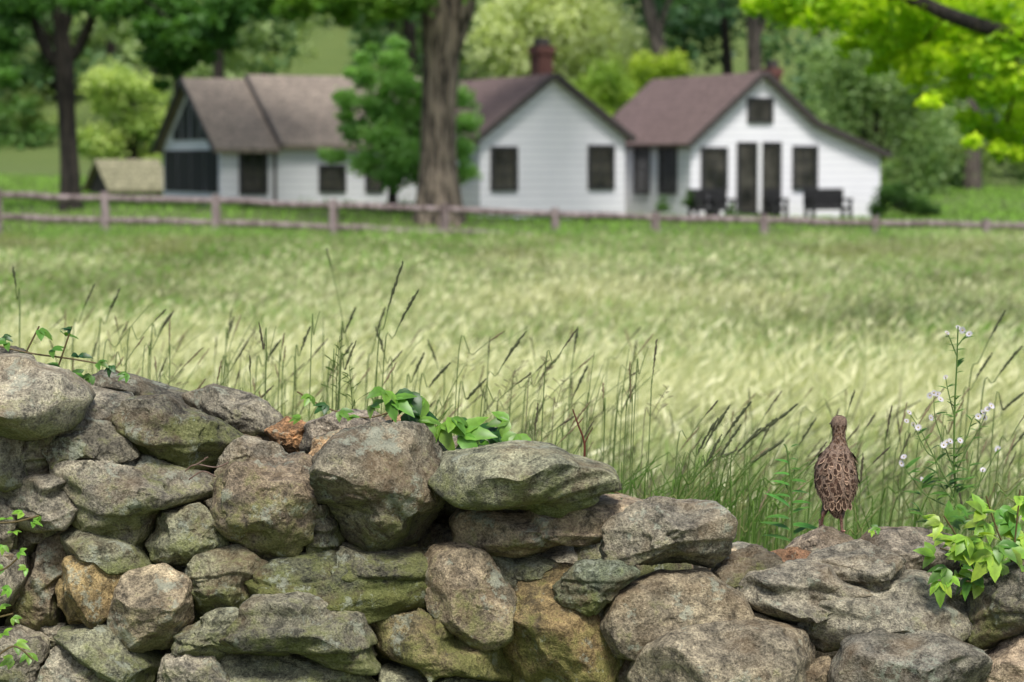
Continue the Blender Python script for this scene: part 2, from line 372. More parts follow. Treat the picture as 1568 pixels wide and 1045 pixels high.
def crown(acc,clumps,nleaf,size,c1,c2,flat=.7,droop=0,wp=2):
    cl=np.array(clumps,float); w=cl[:,3]**wp; w/=w.sum()
    idx=rng.choice(len(cl),nleaf,p=w); d=rng.normal(size=(nleaf,3)); d/=np.linalg.norm(d,axis=1,keepdims=True)
    r=cl[idx,3]*rng.uniform(.1,1.0,nleaf)**.6
    r*=1+.55*vn(d*1.9+idx[:,None]*3.1,3)+.5*vn(d*4.6+idx[:,None]*1.7,5)     # ragged sprays, gaps between
    r+=cl[idx,3]*np.abs(rng.normal(0,.12,nleaf))
    c=cl[idx,:3]+d*r[:,None]*[1,1,flat]
    if droop: c[:,2]-=droop*rng.random(nleaf)**2*cl[idx,3]
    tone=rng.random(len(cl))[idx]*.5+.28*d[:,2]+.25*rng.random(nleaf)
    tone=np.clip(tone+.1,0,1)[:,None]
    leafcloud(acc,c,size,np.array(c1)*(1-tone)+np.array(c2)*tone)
def clumpset(x,y,z,rx,ry,rz,n,rmin,rmax):
    o=[]
    while len(o)<n:
        d=np.array([random.uniform(-1,1) for _ in range(3)])
        if d@d>1: continue
        d=d/ (np.linalg.norm(d)+1e-6)*np.linalg.norm(d)**.5
        o.append((x+d[0]*rx,y+d[1]*ry,z+d[2]*rz,random.uniform(rmin,rmax)))
    return o
def tree(name,barkpaths,crowns,size,c1,c2,bark=M_barkd,flat=.7,droop=0,leafmat=M_leaf,wp=2):
    """crowns: list of (clumps, leaf count)"""
    e=empty(name); a=Acc()
    for pts,rad in barkpaths:
        p,r=smoothpath(pts,rad,5); tube(a,p,r,(.1,.1,.1),10)
    if barkpaths: a.build('trunk_and_limbs',bark,True,e)
    l=Acc()
    for cl,n in crowns: crown(l,cl,n,size,c1,c2,flat,droop,wp)
    l.build('foliage',leafmat,False,e)
    return e
GM=(.06,.14,.03);GL=(.16,.29,.045)
tp=P
Yt=64; base=P(672,300,Yt); bz=T(base.x,Yt)
big=[([(base.x,Yt,bz-.3),tp(672,305,Yt),tp(671,250,Yt),tp(672,170,Yt),tp(675,90,Yt),tp(678,0,Yt),tp(684,-120,Yt),tp(690,-260,Yt)],[.85,.62,.50,.47,.50,.60,.5,.3]),
 ([tp(688,80,Yt-.1),tp(706,20,Yt-.2),tp(735,-50,Yt-.6),tp(860,-220,Yt-2)],[.3,.34,.28,.12]),
 ([tp(665,20,Yt),tp(640,-60,Yt),tp(560,-160,Yt-1),tp(470,-230,Yt-1)],[.36,.34,.25,.1]),
 ([tp(650,-90,Yt),tp(560,-60,Yt-1),tp(500,-20,Yt-1.5)],[.1,.06,.02])]
cl0=clumpset(tp(690,0,Yt).x,Yt,10.5,6,5,2.8,60,.6,1.3)
cl=[(tp(u,v,Yt-2).x,Yt-2+random.uniform(-1,1),tp(u,v,Yt-2).z,r) for u,v,r in [(470,-5,.5),(510,5,.45),(555,0,.5),(600,8,.4),(590,-20,.7),(440,10,.4),(530,25,.3),(620,-10,.6),(745,-20,.5),(575,30,.22)]]
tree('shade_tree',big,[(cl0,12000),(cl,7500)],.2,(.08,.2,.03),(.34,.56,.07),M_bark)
Yl=66; b0=P(107,315,Yl); gz=T(b0.x,Yl)
lt=[([(b0.x,Yl,gz-.3),tp(108,300,Yl),tp(106,240,Yl),tp(102,170,Yl),tp(98,90,Yl),tp(92,40,Yl),tp(84,-20,Yl),tp(70,-140,Yl)],[.42,.31,.26,.25,.28,.19,.16,.06]),
 ([tp(98,100,Yl),tp(75,85,Yl),tp(55,40,Yl),tp(38,-10,Yl),tp(10,-90,Yl)],[.2,.17,.14,.12,.05]),
 ([tp(99,95,Yl),tp(120,75,Yl),tp(138,35,Yl-.4),tp(160,-20,Yl-1),tp(230,-90,Yl-1)],[.18,.16,.14,.12,.05]),
 ([tp(96,60,Yl),tp(106,20,Yl),tp(112,-40,Yl)],[.15,.12,.07]),
 ([tp(160,-20,Yl-1),tp(220,0,Yl-1.4),tp(270,40,Yl-1.7)],[.1,.06,.02])]
cl0=clumpset(tp(130,0,Yl).x,Yl,10.4,6,4,2.4,50,.6,1.2); cl=[]
for u,v,r in [(240,10,.7),(290,25,.7),(330,40,.55),(262,60,.6),(305,72,.5),(345,60,.35),(262,100,.4),(355,15,.6),(390,5,.5),(200,0,.6),(170,15,.45),(20,10,.6),(5,60,.5),(-20,100,.6),(12,120,.3),(60,-5,.5),(150,-10,.7),(235,85,.35),(120,5,.35),(400,-10,.6),(228,45,.45),(285,95,.3),(248,130,.22)]:
    q=tp(u,v,Yl-1+random.uniform(-1,1)); cl.append((q.x,q.y,q.z,r))
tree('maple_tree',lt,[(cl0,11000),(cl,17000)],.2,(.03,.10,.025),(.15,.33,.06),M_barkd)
Yo=67; ob=P(600,300,Yo); gz=T(ob.x,Yo)
cl=[]
for u,v,r in [(600,95,.4),(560,120,.45),(610,130,.6),(535,155,.4),(580,165,.6),(625,175,.7),(545,200,.4),(590,215,.7),(515,240,.28),(560,250,.45),(620,240,.7),(600,270,.5),(640,215,.6),(700,150,.45),(712,190,.42),(703,230,.45),(710,265,.4),(660,140,.6),(500,236,.2),(520,150,.22),(650,270,.5),(555,90,.25),(610,70,.3),(540,110,.2),(570,75,.2),(530,180,.25),(600,190,.5)]:
    q=tp(u,v,Yo+random.uniform(-.8,.8)); cl.append((q.x,q.y,q.z,r*.95))
tree('ornamental_tree',[([(ob.x,Yo,gz-.2),tp(602,280,Yo),tp(605,220,Yo),tp(600,150,Yo)],[.16,.12,.09,.04]),([tp(604,240,Yo),tp(570,200,Yo),tp(545,170,Yo)],[.07,.05,.02]),([tp(604,230,Yo),tp(640,190,Yo),tp(690,160,Yo)],[.07,.05,.02])],[(cl,17000)],.17,(.13,.33,.07),(.48,.74,.24),M_barkd,wp=1.6)
# overhanging near branch, upper right
Yn=24; nb=Vector((7.6,Yn,T(7.6,Yn)))
cl=[]
for u,v,r in [(1160,8,.14),(1200,18,.17),(1240,24,.2),(1285,22,.22),(1335,34,.24),(1300,66,.14),(1370,75,.22),(1330,5,.25),(1400,60,.25),(1440,98,.22),(1400,118,.14),(1472,105,.2),(1500,82,.22),(1540,100,.24),(1440,148,.12),(1410,20,.28),(1460,10,.28),(1520,15,.28),(1500,195,.17),(1540,210,.17),(1480,182,.1),(1558,180,.17),(1572,130,.22),(1270,-10,.3),(1220,-20,.3),(1600,200,.25),(1560,236,.11),(1515,138,.16),(1380,-15,.35),(1500,-25,.35),(1600,20,.4),(1490,218,.09),(1345,102,.1),(1425,158,.1),(1530,230,.1),(1475,136,.14),(1420,84,.17),(1390,94,.14),(1350,64,.17),(1545,150,.17),(1455,60,.2),(1500,50,.22),(1550,60,.25)]:
    q=tp(u,v,Yn+random.uniform(-.5,.5)); cl.append((q.x,q.y,q.z,r))
cl0=clumpset(7.6,Yn,5.7,3.2,3,1.4,30,.4,.8)
e_=tree('overhanging_maple_tree',[([nb-Vector((0,0,.3)),nb+Vector((0,0,1.5)),nb+Vector((-.1,0,3)),nb+Vector((-.2,0,5)),nb+Vector((0,0,7))],[.36,.27,.24,.2,.08]),
 ([(7.5,Yn,2.9),tp(1700,90,Yn),tp(1530,48,Yn-.5),tp(1450,22,Yn-.6),tp(1400,0,Yn-.5),tp(1300,-20,Yn),tp(1140,-5,Yn)],[.13,.11,.075,.07,.06,.04,.02]),
 ([tp(1530,48,Yn),tp(1560,100,Yn),tp(1540,190,Yn)],[.03,.02,.006]),([tp(1450,22,Yn),tp(1420,60,Yn),tp(1410,110,Yn)],[.03,.015,.006])],
 [(cl,11000),(cl0,3000)],.105,(.20,.44,.02),(.74,.88,.05),M_barkd,flat=.75,wp=1.3,leafmat=foliage('sunlit_leaf',.5,.5,.3))
def bush(name,spec,Y,n,size,c1,c2,droop=0,trunk=True,jit=1.5,flat=.8):
    cl=[]
    for u,v,r in spec:
        q=tp(u,v,Y+random.uniform(-jit,jit)); cl.append((q.x,q.y,q.z,r))
    um=np.mean([s[0] for s in spec]); vt=min(s[1] for s in spec); q=tp(um,vt,Y); g_=T(q.x,Y)
    path=[([(q.x,Y,g_-.2),(q.x+.1,Y,g_*.5+q.z*.5),(q.x,Y,q.z)],[.2,.14,.03])] if trunk else []
    for u,v,r in spec[::3]:
        e_=tp(u,v,Y); path.append(([(q.x,Y,g_+.5),((q.x+e_.x)/2,Y,g_*.5+e_.z*.5+.2),e_],[.09,.05,.015]))
    return tree(name,path,[(cl,n)],size,c1,c2,M_barkd,flat,droop)
def fillspec(u0,u1,v0,v1,n,r0,r1,shape=1):
    o=[]
    for _ in range(n):
        v=random.uniform(v0,v1); k=math.sin(math.pi*min(1,max(.12,(v-v0)/(v1-v0)*.55+.2)))**shape
        uc=(u0+u1)/2; o.append((uc+(random.uniform(-1,1))*(u1-u0)/2*k,v,random.uniform(r0,r1)))
    return o
bush('pale_shrub',fillspec(128,262,125,262,34,.4,.85),86,12000,.2,(.18,.33,.06),(.6,.7,.24))
bush('weeping_willow',fillspec(740,955,-30,125,40,.7,1.3),102,22000,.26,(.46,.54,.24),(.86,.90,.58),droop=1.5)
bush('willow_shrub',fillspec(1225,1455,60,330,60,.6,1.2,.6),92,24000,.2,(.13,.25,.07),(.44,.58,.26),droop=1.2)
bush('yew_shrub',[(1360,300,.35),(1385,310,.4),(1410,318,.35),(1345,320,.3),(1375,290,.25),(1430,325,.25)],72,6000,.09,(.02,.06,.015),(.09,.2,.04),trunk=False,jit=.3)
bush('lilac_shrub',fillspec(870,965,110,200,14,.5,.8),90,7000,.18,(.14,.28,.04),(.42,.56,.1))
bush('forsythia_shrub',fillspec(965,1060,100,190,14,.5,.8),95,7000,.18,(.2,.34,.04),(.55,.66,.08))
fa=Acc(); tr=Acc()
for i in range(90):
    x=random.uniform(-60,60); y=random.uniform(108,155); g_=T(x,y)
    H=random.uniform(9,17); R_=random.uniform(2.4,4.6)
    kind=random.random()
    if kind<.25: c1,c2=(.025,.065,.035),(.10,.21,.085)
    elif kind<.6: c1,c2=(.06,.14,.055),(.21,.37,.15)
    elif kind<.86: c1,c2=(.11,.22,.09),(.36,.52,.26)
    else: c1,c2=(.2,.31,.11),(.54,.66,.32)
    cl=clumpset(x,y,g_+H*.55,R_,R_,H*.5,24,.6,1.5)
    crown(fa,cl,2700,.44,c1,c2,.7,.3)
    p,r=smoothpath([(x,y,g_-.5),(x+random.uniform(-.4,.4),y,g_+H*.4),(x+random.uniform(-1,1),y,g_+H*.9)],[.35,.25,.08],3); tube(tr,p,r,(.1,.1,.1),7)
for i in range(70):
    x=random.uniform(-60,60); y=random.uniform(98,112); g_=T(x,y)
    if -27<x<-17: y+=18; g_=T(x,y)
    sh=random.random()
    crown(fa,clumpset(x,y,g_+1.2,2.2,1.5,1.3,8,.5,1.1),1200,.3,(.06,.14,.04),(.18+.3*sh,.34+.25*sh,.09+.1*sh),.7,.2)
fo=empty('distant_forest'); fa.build('foliage',M_leaf,False,fo); tr.build('trunks',M_barkd,True,fo)
M_barkg=barkmat('bark_grey',(.05,.042,.036),(.2,.165,.14))
for u0,u1,Y,w in [(1030,985,98,.3),(1158,1150,99,.28),(1490,1500,97,.28)]:
    q=P(u0,230,Y)
    tree('woodland_tree',[([(q.x,Y,T(q.x,Y)-.3),P(u0,180,Y),P((u0+u1)/2,70,Y),P(u1,-30,Y),P(u1-10,-160,Y)],[w*1.4,w*1.1,w,w*.8,w*.4]),([P((u0+u1)/2,70,Y),P(u1+40,0,Y),P(u1+90,-60,Y)],[w*.4,w*.3,w*.1])],
      [(clumpset(P(u1,-120,Y).x,Y,P(u1,-110,Y).z,3,3,1.6,18,.7,1.3),4000)],.25,GM,GL,M_barkg)
# ---------------------------------------------------------------- house
TH=math.radians(24)
house=empty('white_farmhouse')
def sidingmat():
    m,nt,b=newmat('white_clapboard'); g=geo(nt)
    sp=N(nt,'ShaderNodeSeparateXYZ'); nt.links.new(g,sp.inputs[0])
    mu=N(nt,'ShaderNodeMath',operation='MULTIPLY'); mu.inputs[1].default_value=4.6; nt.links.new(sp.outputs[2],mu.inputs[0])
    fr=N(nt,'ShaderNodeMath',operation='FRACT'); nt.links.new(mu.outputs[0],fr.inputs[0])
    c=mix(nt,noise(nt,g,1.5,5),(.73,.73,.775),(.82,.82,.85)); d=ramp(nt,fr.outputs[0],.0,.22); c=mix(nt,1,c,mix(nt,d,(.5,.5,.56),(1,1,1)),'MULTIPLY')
    nt.links.new(c,b.inputs['Base Color']); b.inputs['Roughness'].default_value=.6
    nt.links.new(bump(nt,fr.outputs[0],.6,-.02),b.inputs['Normal']); return m
M_side=sidingmat()
def roofmat(name,c1,c2):
    m,nt,b=newmat(name); g=geo(nt)
    mp=N(nt,'ShaderNodeMapping'); mp.inputs['Rotation'].default_value=(0,0,-TH); nt.links.new(g,mp.inputs[0])
    n_a=noise(nt,g,2.2,6,.65); n_b=noise(nt,mp.outputs[0],9,3,.8)
    sp=N(nt,'ShaderNodeSeparateXYZ'); nt.links.new(g,sp.inputs[0])
    mu=N(nt,'ShaderNodeMath',operation='MULTIPLY'); mu.inputs[1].default_value=6; nt.links.new(sp.outputs[2],mu.inputs[0])
    fr=N(nt,'ShaderNodeMath',operation='FRACT'); nt.links.new(mu.outputs[0],fr.inputs[0])
    c=mix(nt,n_a,c1,c2); c=mix(nt,1,c,mix(nt,ramp(nt,n_b,.3,.7),(.4,.4,.4),(1.6,1.6,1.6)),'MULTIPLY'); c=mix(nt,1,c,mix(nt,ramp(nt,fr.outputs[0],0,.25),(.65,.65,.65),(1,1,1)),'MULTIPLY')
    nt.links.new(c,b.inputs['Base Color']); b.inputs['Roughness'].default_value=.9; nt.links.new(bump(nt,fr.outputs[0],.5,.03),b.inputs['Normal']); return m
M_roofA=roofmat('shingle_grey_brown',(.15,.12,.10),(.31,.26,.215)); M_roofB=roofmat('shingle_brown',(.095,.066,.06),(.21,.145,.135))
M_roofM=plain('metal_roof',(.3,.27,.42),.4,.15); M_trim=plain('black_trim',(.02,.02,.022),.5); M_wt=plain('white_trim',(.8,.8,.82),.5,.05)
M_brick=plain('brick',(.12,.05,.042),.9,.5,14); M_moss=roofmat('mossy_shingle',(.13,.13,.07),(.3,.28,.18)); M_stonep=plain('patio_stone',(.42,.36,.33),.9,.35,5)
M_trimb=plain('dark_bargeboard',(.045,.038,.036),.6); M_screen=plain('insect_screen',(.022,.022,.022),.9)
m,nt,b=newmat('window_glass'); b.inputs['Roughness'].default_value=.12
nt.links.new(mix(nt,ramp(nt,noise(nt,geo(nt),1.6,4),.35,.7),(.012,.014,.013),(.085,.08,.07)),b.inputs['Base Color']); M_glass=m
class Frame:
    def __init__(s,u,Y,th=TH):
        q=P(u,300,Y); s.o=Vector((q.x,Y,0)); s.e=Vector((math.cos(th),math.sin(th),0)); s.b=Vector((-math.sin(th),math.cos(th),0))
    def sz(s,u,v):
        d=P(u,v,1.0)-Vector((0,0,CAMZ))
        t=s.o.dot(s.b)/Vector((d.x,d.y,0)).dot(s.b)
        p=Vector((0,0,CAMZ))+d*t
        return ((p-s.o).dot(s.e),p.z)
    def W(s,a,t,z): return s.o+s.e*a+s.b*t+Vector((0,0,z))
def fbox(fr,name,a0,a1,t0,t1,z0,z1,mat,parent):
    V=[fr.W(a,t,z) for a in (a0,a1) for t in (t0,t1) for z in (z0,z1)]
    Fs=[(0,1,3,2),(4,6,7,5),(0,4,5,1),(2,3,7,6),(0,2,6,4),(1,5,7,3)]
    return pymesh(name,V,Fs,mat,parent)
def window(fr,u0,v0,u1,v1,cols=2,rows=3,name='window',glass=None):
    a0,z1=fr.sz(u0,v0); a1,z0=fr.sz(u1,v1); f=.07
    if a0>a1: a0,a1=a1,a0
    fbox(fr,name+'_glass',a0+.01,a1-.01,-.015,.05,z0+.01,z1-.01,glass or M_glass,house)
    for p in ((a0-f,a0+.03,z0-f,z1+f),(a1-.03,a1+f,z0-f,z1+f)): fbox(fr,name+'_jamb',p[0],p[1],-.06,.04,p[2],p[3],M_trim,house)
    fbox(fr,name+'_head',a0+.031,a1-.031,-.055,.04,z1-.02,z1+f,M_trim,house); fbox(fr,name+'_sill',a0+.031,a1-.031,-.075,.04,z0-f,z0+.02,M_trim,house)
    for i in range(1,cols): 
        a=a0+(a1-a0)*i/cols; fbox(fr,name+'_bar',a-.015,a+.015,-.03,.03,z0+.021,z1-.021,M_trim,house)
    for i in range(1,rows):
        z=z0+(z1-z0)*i/rows; fbox(fr,name+'_rail',a0+.031,a1-.031,-.026,.03,z-.014,z+.014,M_trim,house)
SLAB=[(0,1,2,3),(7,6,5,4),(0,4,5,1),(1,5,6,2),(2,6,7,3),(3,7,4,0)]
def gable(fr,prof,zb,L,roofm,over=.25,th=.13,t0=0,nm='wing'):
    n_=len(prof); F0=[(prof[0][0],zb)]+prof+[(prof[-1][0],zb)]; k=len(F0)
    V=[fr.W(a,t0,z) for a,z in F0]+[fr.W(a,t0+L,z) for a,z in F0]
    Fs=[tuple(range(k)),tuple(range(2*k-1,k-1,-1))]+[(i,i+k,(i+1)%k+k,(i+1)%k) for i in range(k)]
    pymesh(nm+'_walls',V,Fs,M_side,house)
    for i in range(n_-1):
        (a0,z0),(a1,z1)=prof[i],prof[i+1]; d=Vector((a1-a0,z1-z0)).normalized(); nn=Vector((-d.y,d.x))
        if i==0: a0-=d.x*.22; z0-=d.y*.22
        if i==n_-2: a1+=d.x*.22; z1+=d.y*.22
        g_=.01
        q=[(a0+nn.x*g_,z0+nn.y*g_),(a1+nn.x*g_,z1+nn.y*g_),(a1+nn.x*(g_+th),z1+nn.y*(g_+th)),(a0+nn.x*(g_+th),z0+nn.y*(g_+th))]
        V=[fr.W(a,t0-over,z) for a,z in q]+[fr.W(a,t0+L+over,z) for a,z in q]
        pymesh(nm+'_roof',V,SLAB,roofm,house)
        q2=[(a0-nn.x*.02,z0-nn.y*.02),(a1-nn.x*.02,z1-nn.y*.02),(a1+nn.x*(.02+th),z1+nn.y*(.02+th)),(a0+nn.x*(.02+th),z0+nn.y*(.02+th))]
        V=[fr.W(a,t0-over-.03-.004*i,z) for a,z in q2]+[fr.W(a,t0-over-.002,z) for a,z in q2]
        pymesh(nm+'_bargeboard',V,SLAB,M_trimb,house)
fB=Frame(735,70); pr=[fB.sz(735,211),fB.sz(846,119),fB.sz(957,211)]
gable(fB,pr,-.6,6.6,M_roofB,nm='middle_wing')
window(fB,754,228,789,289); window(fB,903,226,937,287)
fC=Frame(1058,71); pr=[fC.sz(1058,219),fC.sz(1166,116),fC.sz(1245,192),fC.sz(1348,238)]
gable(fC,pr,-.6,6.6,M_roofB,nm='right_wing')
window(fC,1076,229,1110,289); window(fC,1216,227,1248,287); window(fC,1147,153,1180,185,1,1)
window(fC,1131,221,1157,324,1,1,'door'); window(fC,1166,221,1192,324,1,1,'door')
a0,z0=fC.sz(1159,218); a1,z1=fC.sz(1164,325); fbox(fC,'door_mullion',a0,a1,-.085,.02,z1,z0,M_wt,house)
class SideFrame(Frame):
    def __init__(s,fr):
        s.o=fr.o.copy(); s.e=-fr.b; s.b=fr.e.copy()
sC=SideFrame(fC)
window(sC,1012,224,1036,294,2,2); window(sC,974,224,994,294,2,2)
a0,_=fB.sz(957,211); q0=fC.o-fB.o; aC=q0.dot(fB.e)
fbox(fB,'link_walls',a0-.1,aC+.1,3.0,6.2,-.6,2.35,M_side,house)
q=[(a0-1.2,2.7,2.3),(aC+.3,2.7,2.3),(aC+.3,5.5,3.3),(a0-1.2,5.5,3.3)]
pymesh('link_roof',[fB.W(*p) for p in q]+[fB.W(a,t,z-.1) for a,t,z in q],SLAB,M_roofM,house)
# left wing: ridge parallel to the front
fA=Frame(338,70); aE=fA.sz(740,222)[0]; ze=fA.sz(338,224)[1]; DA=6.0
zr=fA.W(0,DA/2,0); zr=P(292,126,zr.y).z; zb=-.4
V=[fA.W(a,t,z) for a in (0,aE) for t,z in ((0,zb),(0,ze),(DA/2,zr-.05),(DA,ze),(DA,zb))]
pymesh('left_wing_walls',V,[(0,1,2,3,4),(9,8,7,6,5),(0,5,6,1),(1,6,7,2),(2,7,8,3),(3,8,9,4),(4,9,5,0)],M_side,house)
def slopeA(a0,a1,lift,nm,mat):
    for sgn in (0,1):
        tE=-.3 if sgn==0 else DA+.3; k=.3*(zr-ze)/(DA/2)
        q=[(a0,tE,ze-k+lift),(a1,tE,ze-k+lift),(a1,DA/2,zr+lift),(a0,DA/2,zr+lift)]
        pymesh(nm,[fA.W(*p) for p in q]+[fA.W(a,t,z+.13) for a,t,z in q],SLAB,mat,house)
sA=fA.sz(425,222)[0]
slopeA(-.25,sA,.0,'left_wing_roof',M_roofA); slopeA(sA+.06,aE+.3,.12,'left_wing_roof_upper',M_roofA); slopeA(sA-.03,sA+.055,.13,'roof_step_flashing',M_trimb); slopeA(-.32,-.255,-.03,'left_wing_bargeboard',M_trim)
window(fA,369,234,406,294); window(fA,491,256,526,291,2,2); window(fA,562,252,584,291,1,2)
a0,z0=fA.sz(418,228); fbox(fA,'downspout',a0,a0+.08,-.08,-.01,-.2,z0,M_trimb,house)
sAf=SideFrame(fA)
def panel(fr,pts,mat,nm,off=-.03):
    V=[fr.W(a,off,z) for a,z in pts]+[fr.W(a,.03,z) for a,z in pts]; k=len(pts)
    pymesh(nm,V,[tuple(range(k)),tuple(range(2*k-1,k-1,-1))]+[(i,i+k,(i+1)%k+k,(i+1)%k) for i in range(k)],mat,house)
for i in range(4):
    s0=-DA+.22+i*1.42; panel(sAf,[(s0,.75),(s0+1.3,.75),(s0+1.3,ze-.1),(s0,ze-.1)],M_screen,'porch_screen')
kk=(zr-ze)/(DA/2)
for s0,s1 in ((-DA+1.2,-DA+2.0),(-DA+2.15,-DA/2-.08),(-DA/2+.08,-2.15),(-2.0,-1.2)):
    def zt(s): return ze+(DA/2-abs(s+DA/2))*kk-.35
    panel(sAf,[(s0,ze+.2),(s1,ze+.2),(s1,max(zt(s1),ze+.25)),(s0,max(zt(s0),ze+.25))],M_screen,'gable_window')
def chimney(fr,u0,v0,u1,v1,Y,w,nm):
    c0=P(u0,v0,Y);c1=P(u1,v1,Y); o=fr.o
    cc=P((u0+u1)/2,v0,Y); hw=(c1.x-c0.x)/2*.8; a=(cc-o).dot(fr.e); tt=(cc-o).dot(fr.b)
    fbox(fr,nm,a-hw+.05,a+hw-.05,tt,tt+w,c1.z-1,c0.z-.35,M_brick,house); fbox(fr,nm+'_cap',a-hw,a+hw,tt-.05,tt+w+.05,c0.z-.349,c0.z-.12,M_brick,house)
    fbox(fr,nm+'_pot',a-hw*.6,a+hw*.6,tt+.1,tt+w-.1,c0.z-.119,c0.z+.12,M_trimb,house)
chimney(fB,818,64,854,120,71.8,.6,'chimney'); chimney(fC,1176,98,1202,140,75,.55,'chimney_back')
pt=empty('stone_patio')
a0,_=fC.sz(1075,330); a1,_=fC.sz(1340,330)
fbox(fC,'slab',a0-.2,a1,-2.6,-.02,-.7,-.12,M_stonep,pt); fbox(fC,'step',a0,a0+2.4,-3.0,-2.603,-.7,-.28,M_stonep,pt)
M_patio=plain('black_painted_wood',(.012,.012,.014),.8)
def bench(u,Y,w,name):
    fr=Frame(u,Y); e=empty(name); z=-.12
    fbox(fr,'seat',0,w,-.25,.25,z+.36,z+.46,M_patio,e); fbox(fr,'back_top',0,w,.25,.31,z+.84,z+.98,M_patio,e)
    n_=max(3,int(w/.12))
    for i in range(n_+1):
        a=i*(w-.09)/n_; fbox(fr,'slat',a,a+.09,.255,.30,z+.461,z+.839,M_patio,e)
    for a in (0,w-.09):
        for t in (-.25,.16): fbox(fr,'leg',a,a+.09,t,t+.09,z,z+.359,M_patio,e)
        fbox(fr,'armrest',a-.02,a+.10,-.28,.24,z+.62,z+.70,M_patio,e); fbox(fr,'arm_post',a,a+.08,-.25,-.17,z+.461,z+.619,M_patio,e)
bench(1060,69.6,.65,'patio_chair'); bench(1092,70.2,.6,'patio_chair.001'); bench(1238,70.9,1.35,'patio_bench'); bench(1178,70.9,.5,'patio_chair.002')
sh=Acc()
for u in range(740,1100,9):
    if 1040<u<1060: continue
    Y=69.3 if u<960 else 70.3
    q=P(u,343,Y-random.uniform(0,.4)); crown(sh,[(q.x,q.y,q.z+random.uniform(-.08,.08),random.uniform(.12,.26))],220,.09,(.03,.08,.015),(.14,.26,.06))
for u in range(350,640,9):
    q=P(u,326,67.5); crown(sh,[(q.x,q.y,q.z+random.uniform(-.1,.1),random.uniform(.2,.4))],240,.1,(.03,.09,.015),(.18,.34,.06))
for u,v in ((1015,318),(1055,310),(1120,330)): 
    q=P(u,v,69.8); crown(sh,[(q.x,q.y,q.z,.2),(q.x,q.y,q.z+.25,.1)],500,.07,(.03,.09,.012),(.16,.32,.05))
sh.build('foundation_shrubs',M_leaf)
shed=empty('garden_shed'); fS=Frame(172,80,math.radians(30))
s1=1.9; za=fS.sz(172,290)[1]; ztp=P(185,249,81.0).z; g0=T(fS.o.x,82)-.5
V=[fS.W(a,t,z) for a in (0,s1) for t,z in ((0,g0),(0,za),(1.1,ztp),(2.2,za),(2.2,g0))]
pymesh('walls',V,[(0,1,2,3,4),(9,8,7,6,5),(0,5,6,1),(1,6,7,2),(2,7,8,3),(3,8,9,4),(4,9,5,0)],plain('weathered_boards',(.035,.03,.027),.9),shed)
for t0,t1 in ((-.15,1.1),(2.35,1.1)):
    q=[(-.2,t0,za-.1),(s1+.2,t0,za-.1),(s1+.2,t1,ztp+.03),(-.2,t1,ztp+.03)]
    pymesh('roof',[fS.W(*p) for p in q]+[fS.W(a,t,z+.08) for a,t,z in q],SLAB,M_moss,shed)
# ---------------------------------------------------------------- fence
fe=empty('split_rail_fence'); M_rail=barkmat('weathered_rail',(.2,.15,.145),(.5,.40,.40))
def toprail(u): return float(np.interp(u,[-500,0,330,720,1000,1568,2100],[284,297,306,321,332,345,354]))
pu=[-340,-170,-5,160,330,510,680,850,1003,1170,1340,1510,1680,1850]
ra=Acc()
for i,u in enumerate(pu):
    Y=60.5; q=P(u,toprail(u)-7,Y); g_=T(q.x,Y)
    tube(ra,[(q.x,Y,min(g_-.3,q.z-1.0)),(q.x+.01,Y,q.z-.5),(q.x,Y,q.z)],[.13,.12,.11],(.2,.2,.2),7)
    tube(ra,[(q.x,Y,q.z-.001),(q.x,Y,q.z+.015)],[.109,.03],(.2,.2,.2),7)
    if i<len(pu)-1:
        u2=pu[i+1]
        for dz,jit in ((0,.02),(-.55,.03)):
            a=P(u,toprail(u)+2,Y);b2=P(u2,toprail(u2)+2,Y); a.z+=dz;b2.z+=dz
            mid=(a+b2)/2+Vector((0,0,random.uniform(-.03,.02)))
            p,r=smoothpath([a-(b2-a)*.03,a*.7+b2*.3+Vector((0,0,random.uniform(-jit,jit))),mid,b2+(b2-a)*.03],[.07,.09,.09,.07],4); tube(ra,[x+Vector((0,-.03 if i%2 else .03,0)) for x in p],r,(.2,.2,.2),6)
ra.build('posts_and_rails',M_rail,True,fe)
# ---------------------------------------------------------------- meadow grass
def blades(x,y,h,w,lean,col,tipcol,bend=.5,z0=None):
    n=len(x); z=terr(x,y) if z0 is None else z0
    a=rng.uniform(0,2*math.pi,n); dx,dy=np.cos(a),np.sin(a)
    lx=lean[:,0]*h; ly=lean[:,1]*h
    b=np.stack([x,y,z],1); wv=np.stack([dx,dy,np.zeros(n)],1)*(w/2)[:,None]
    mid=b+np.stack([lx*.3,ly*.3,h*.55],1); m2=b+np.stack([lx*.65,ly*.65,h*.82],1); tip=b+np.stack([lx,ly,h*(1-.12*bend)],1)
    V=np.stack([b-wv,b+wv,mid-wv*.85,mid+wv*.85,m2-wv*.6,m2+wv*.6,tip],1).reshape(-1,3)
    o=np.arange(n)[:,None]*7
    Fc=np.concatenate([o+np.array([[0,1,2]]),o+[[1,3,2]],o+[[2,3,4]],o+[[3,5,4]],o+[[4,5,6]]],0)
    f=np.array([0,0,.5,.5,.8,.8,1.])[None,:,None]
    C=(col[:,None,:]*(1-f)+tipcol[:,None,:]*f).reshape(-1,3)
    return V,Fc,C,tip,m2
ga=Acc()
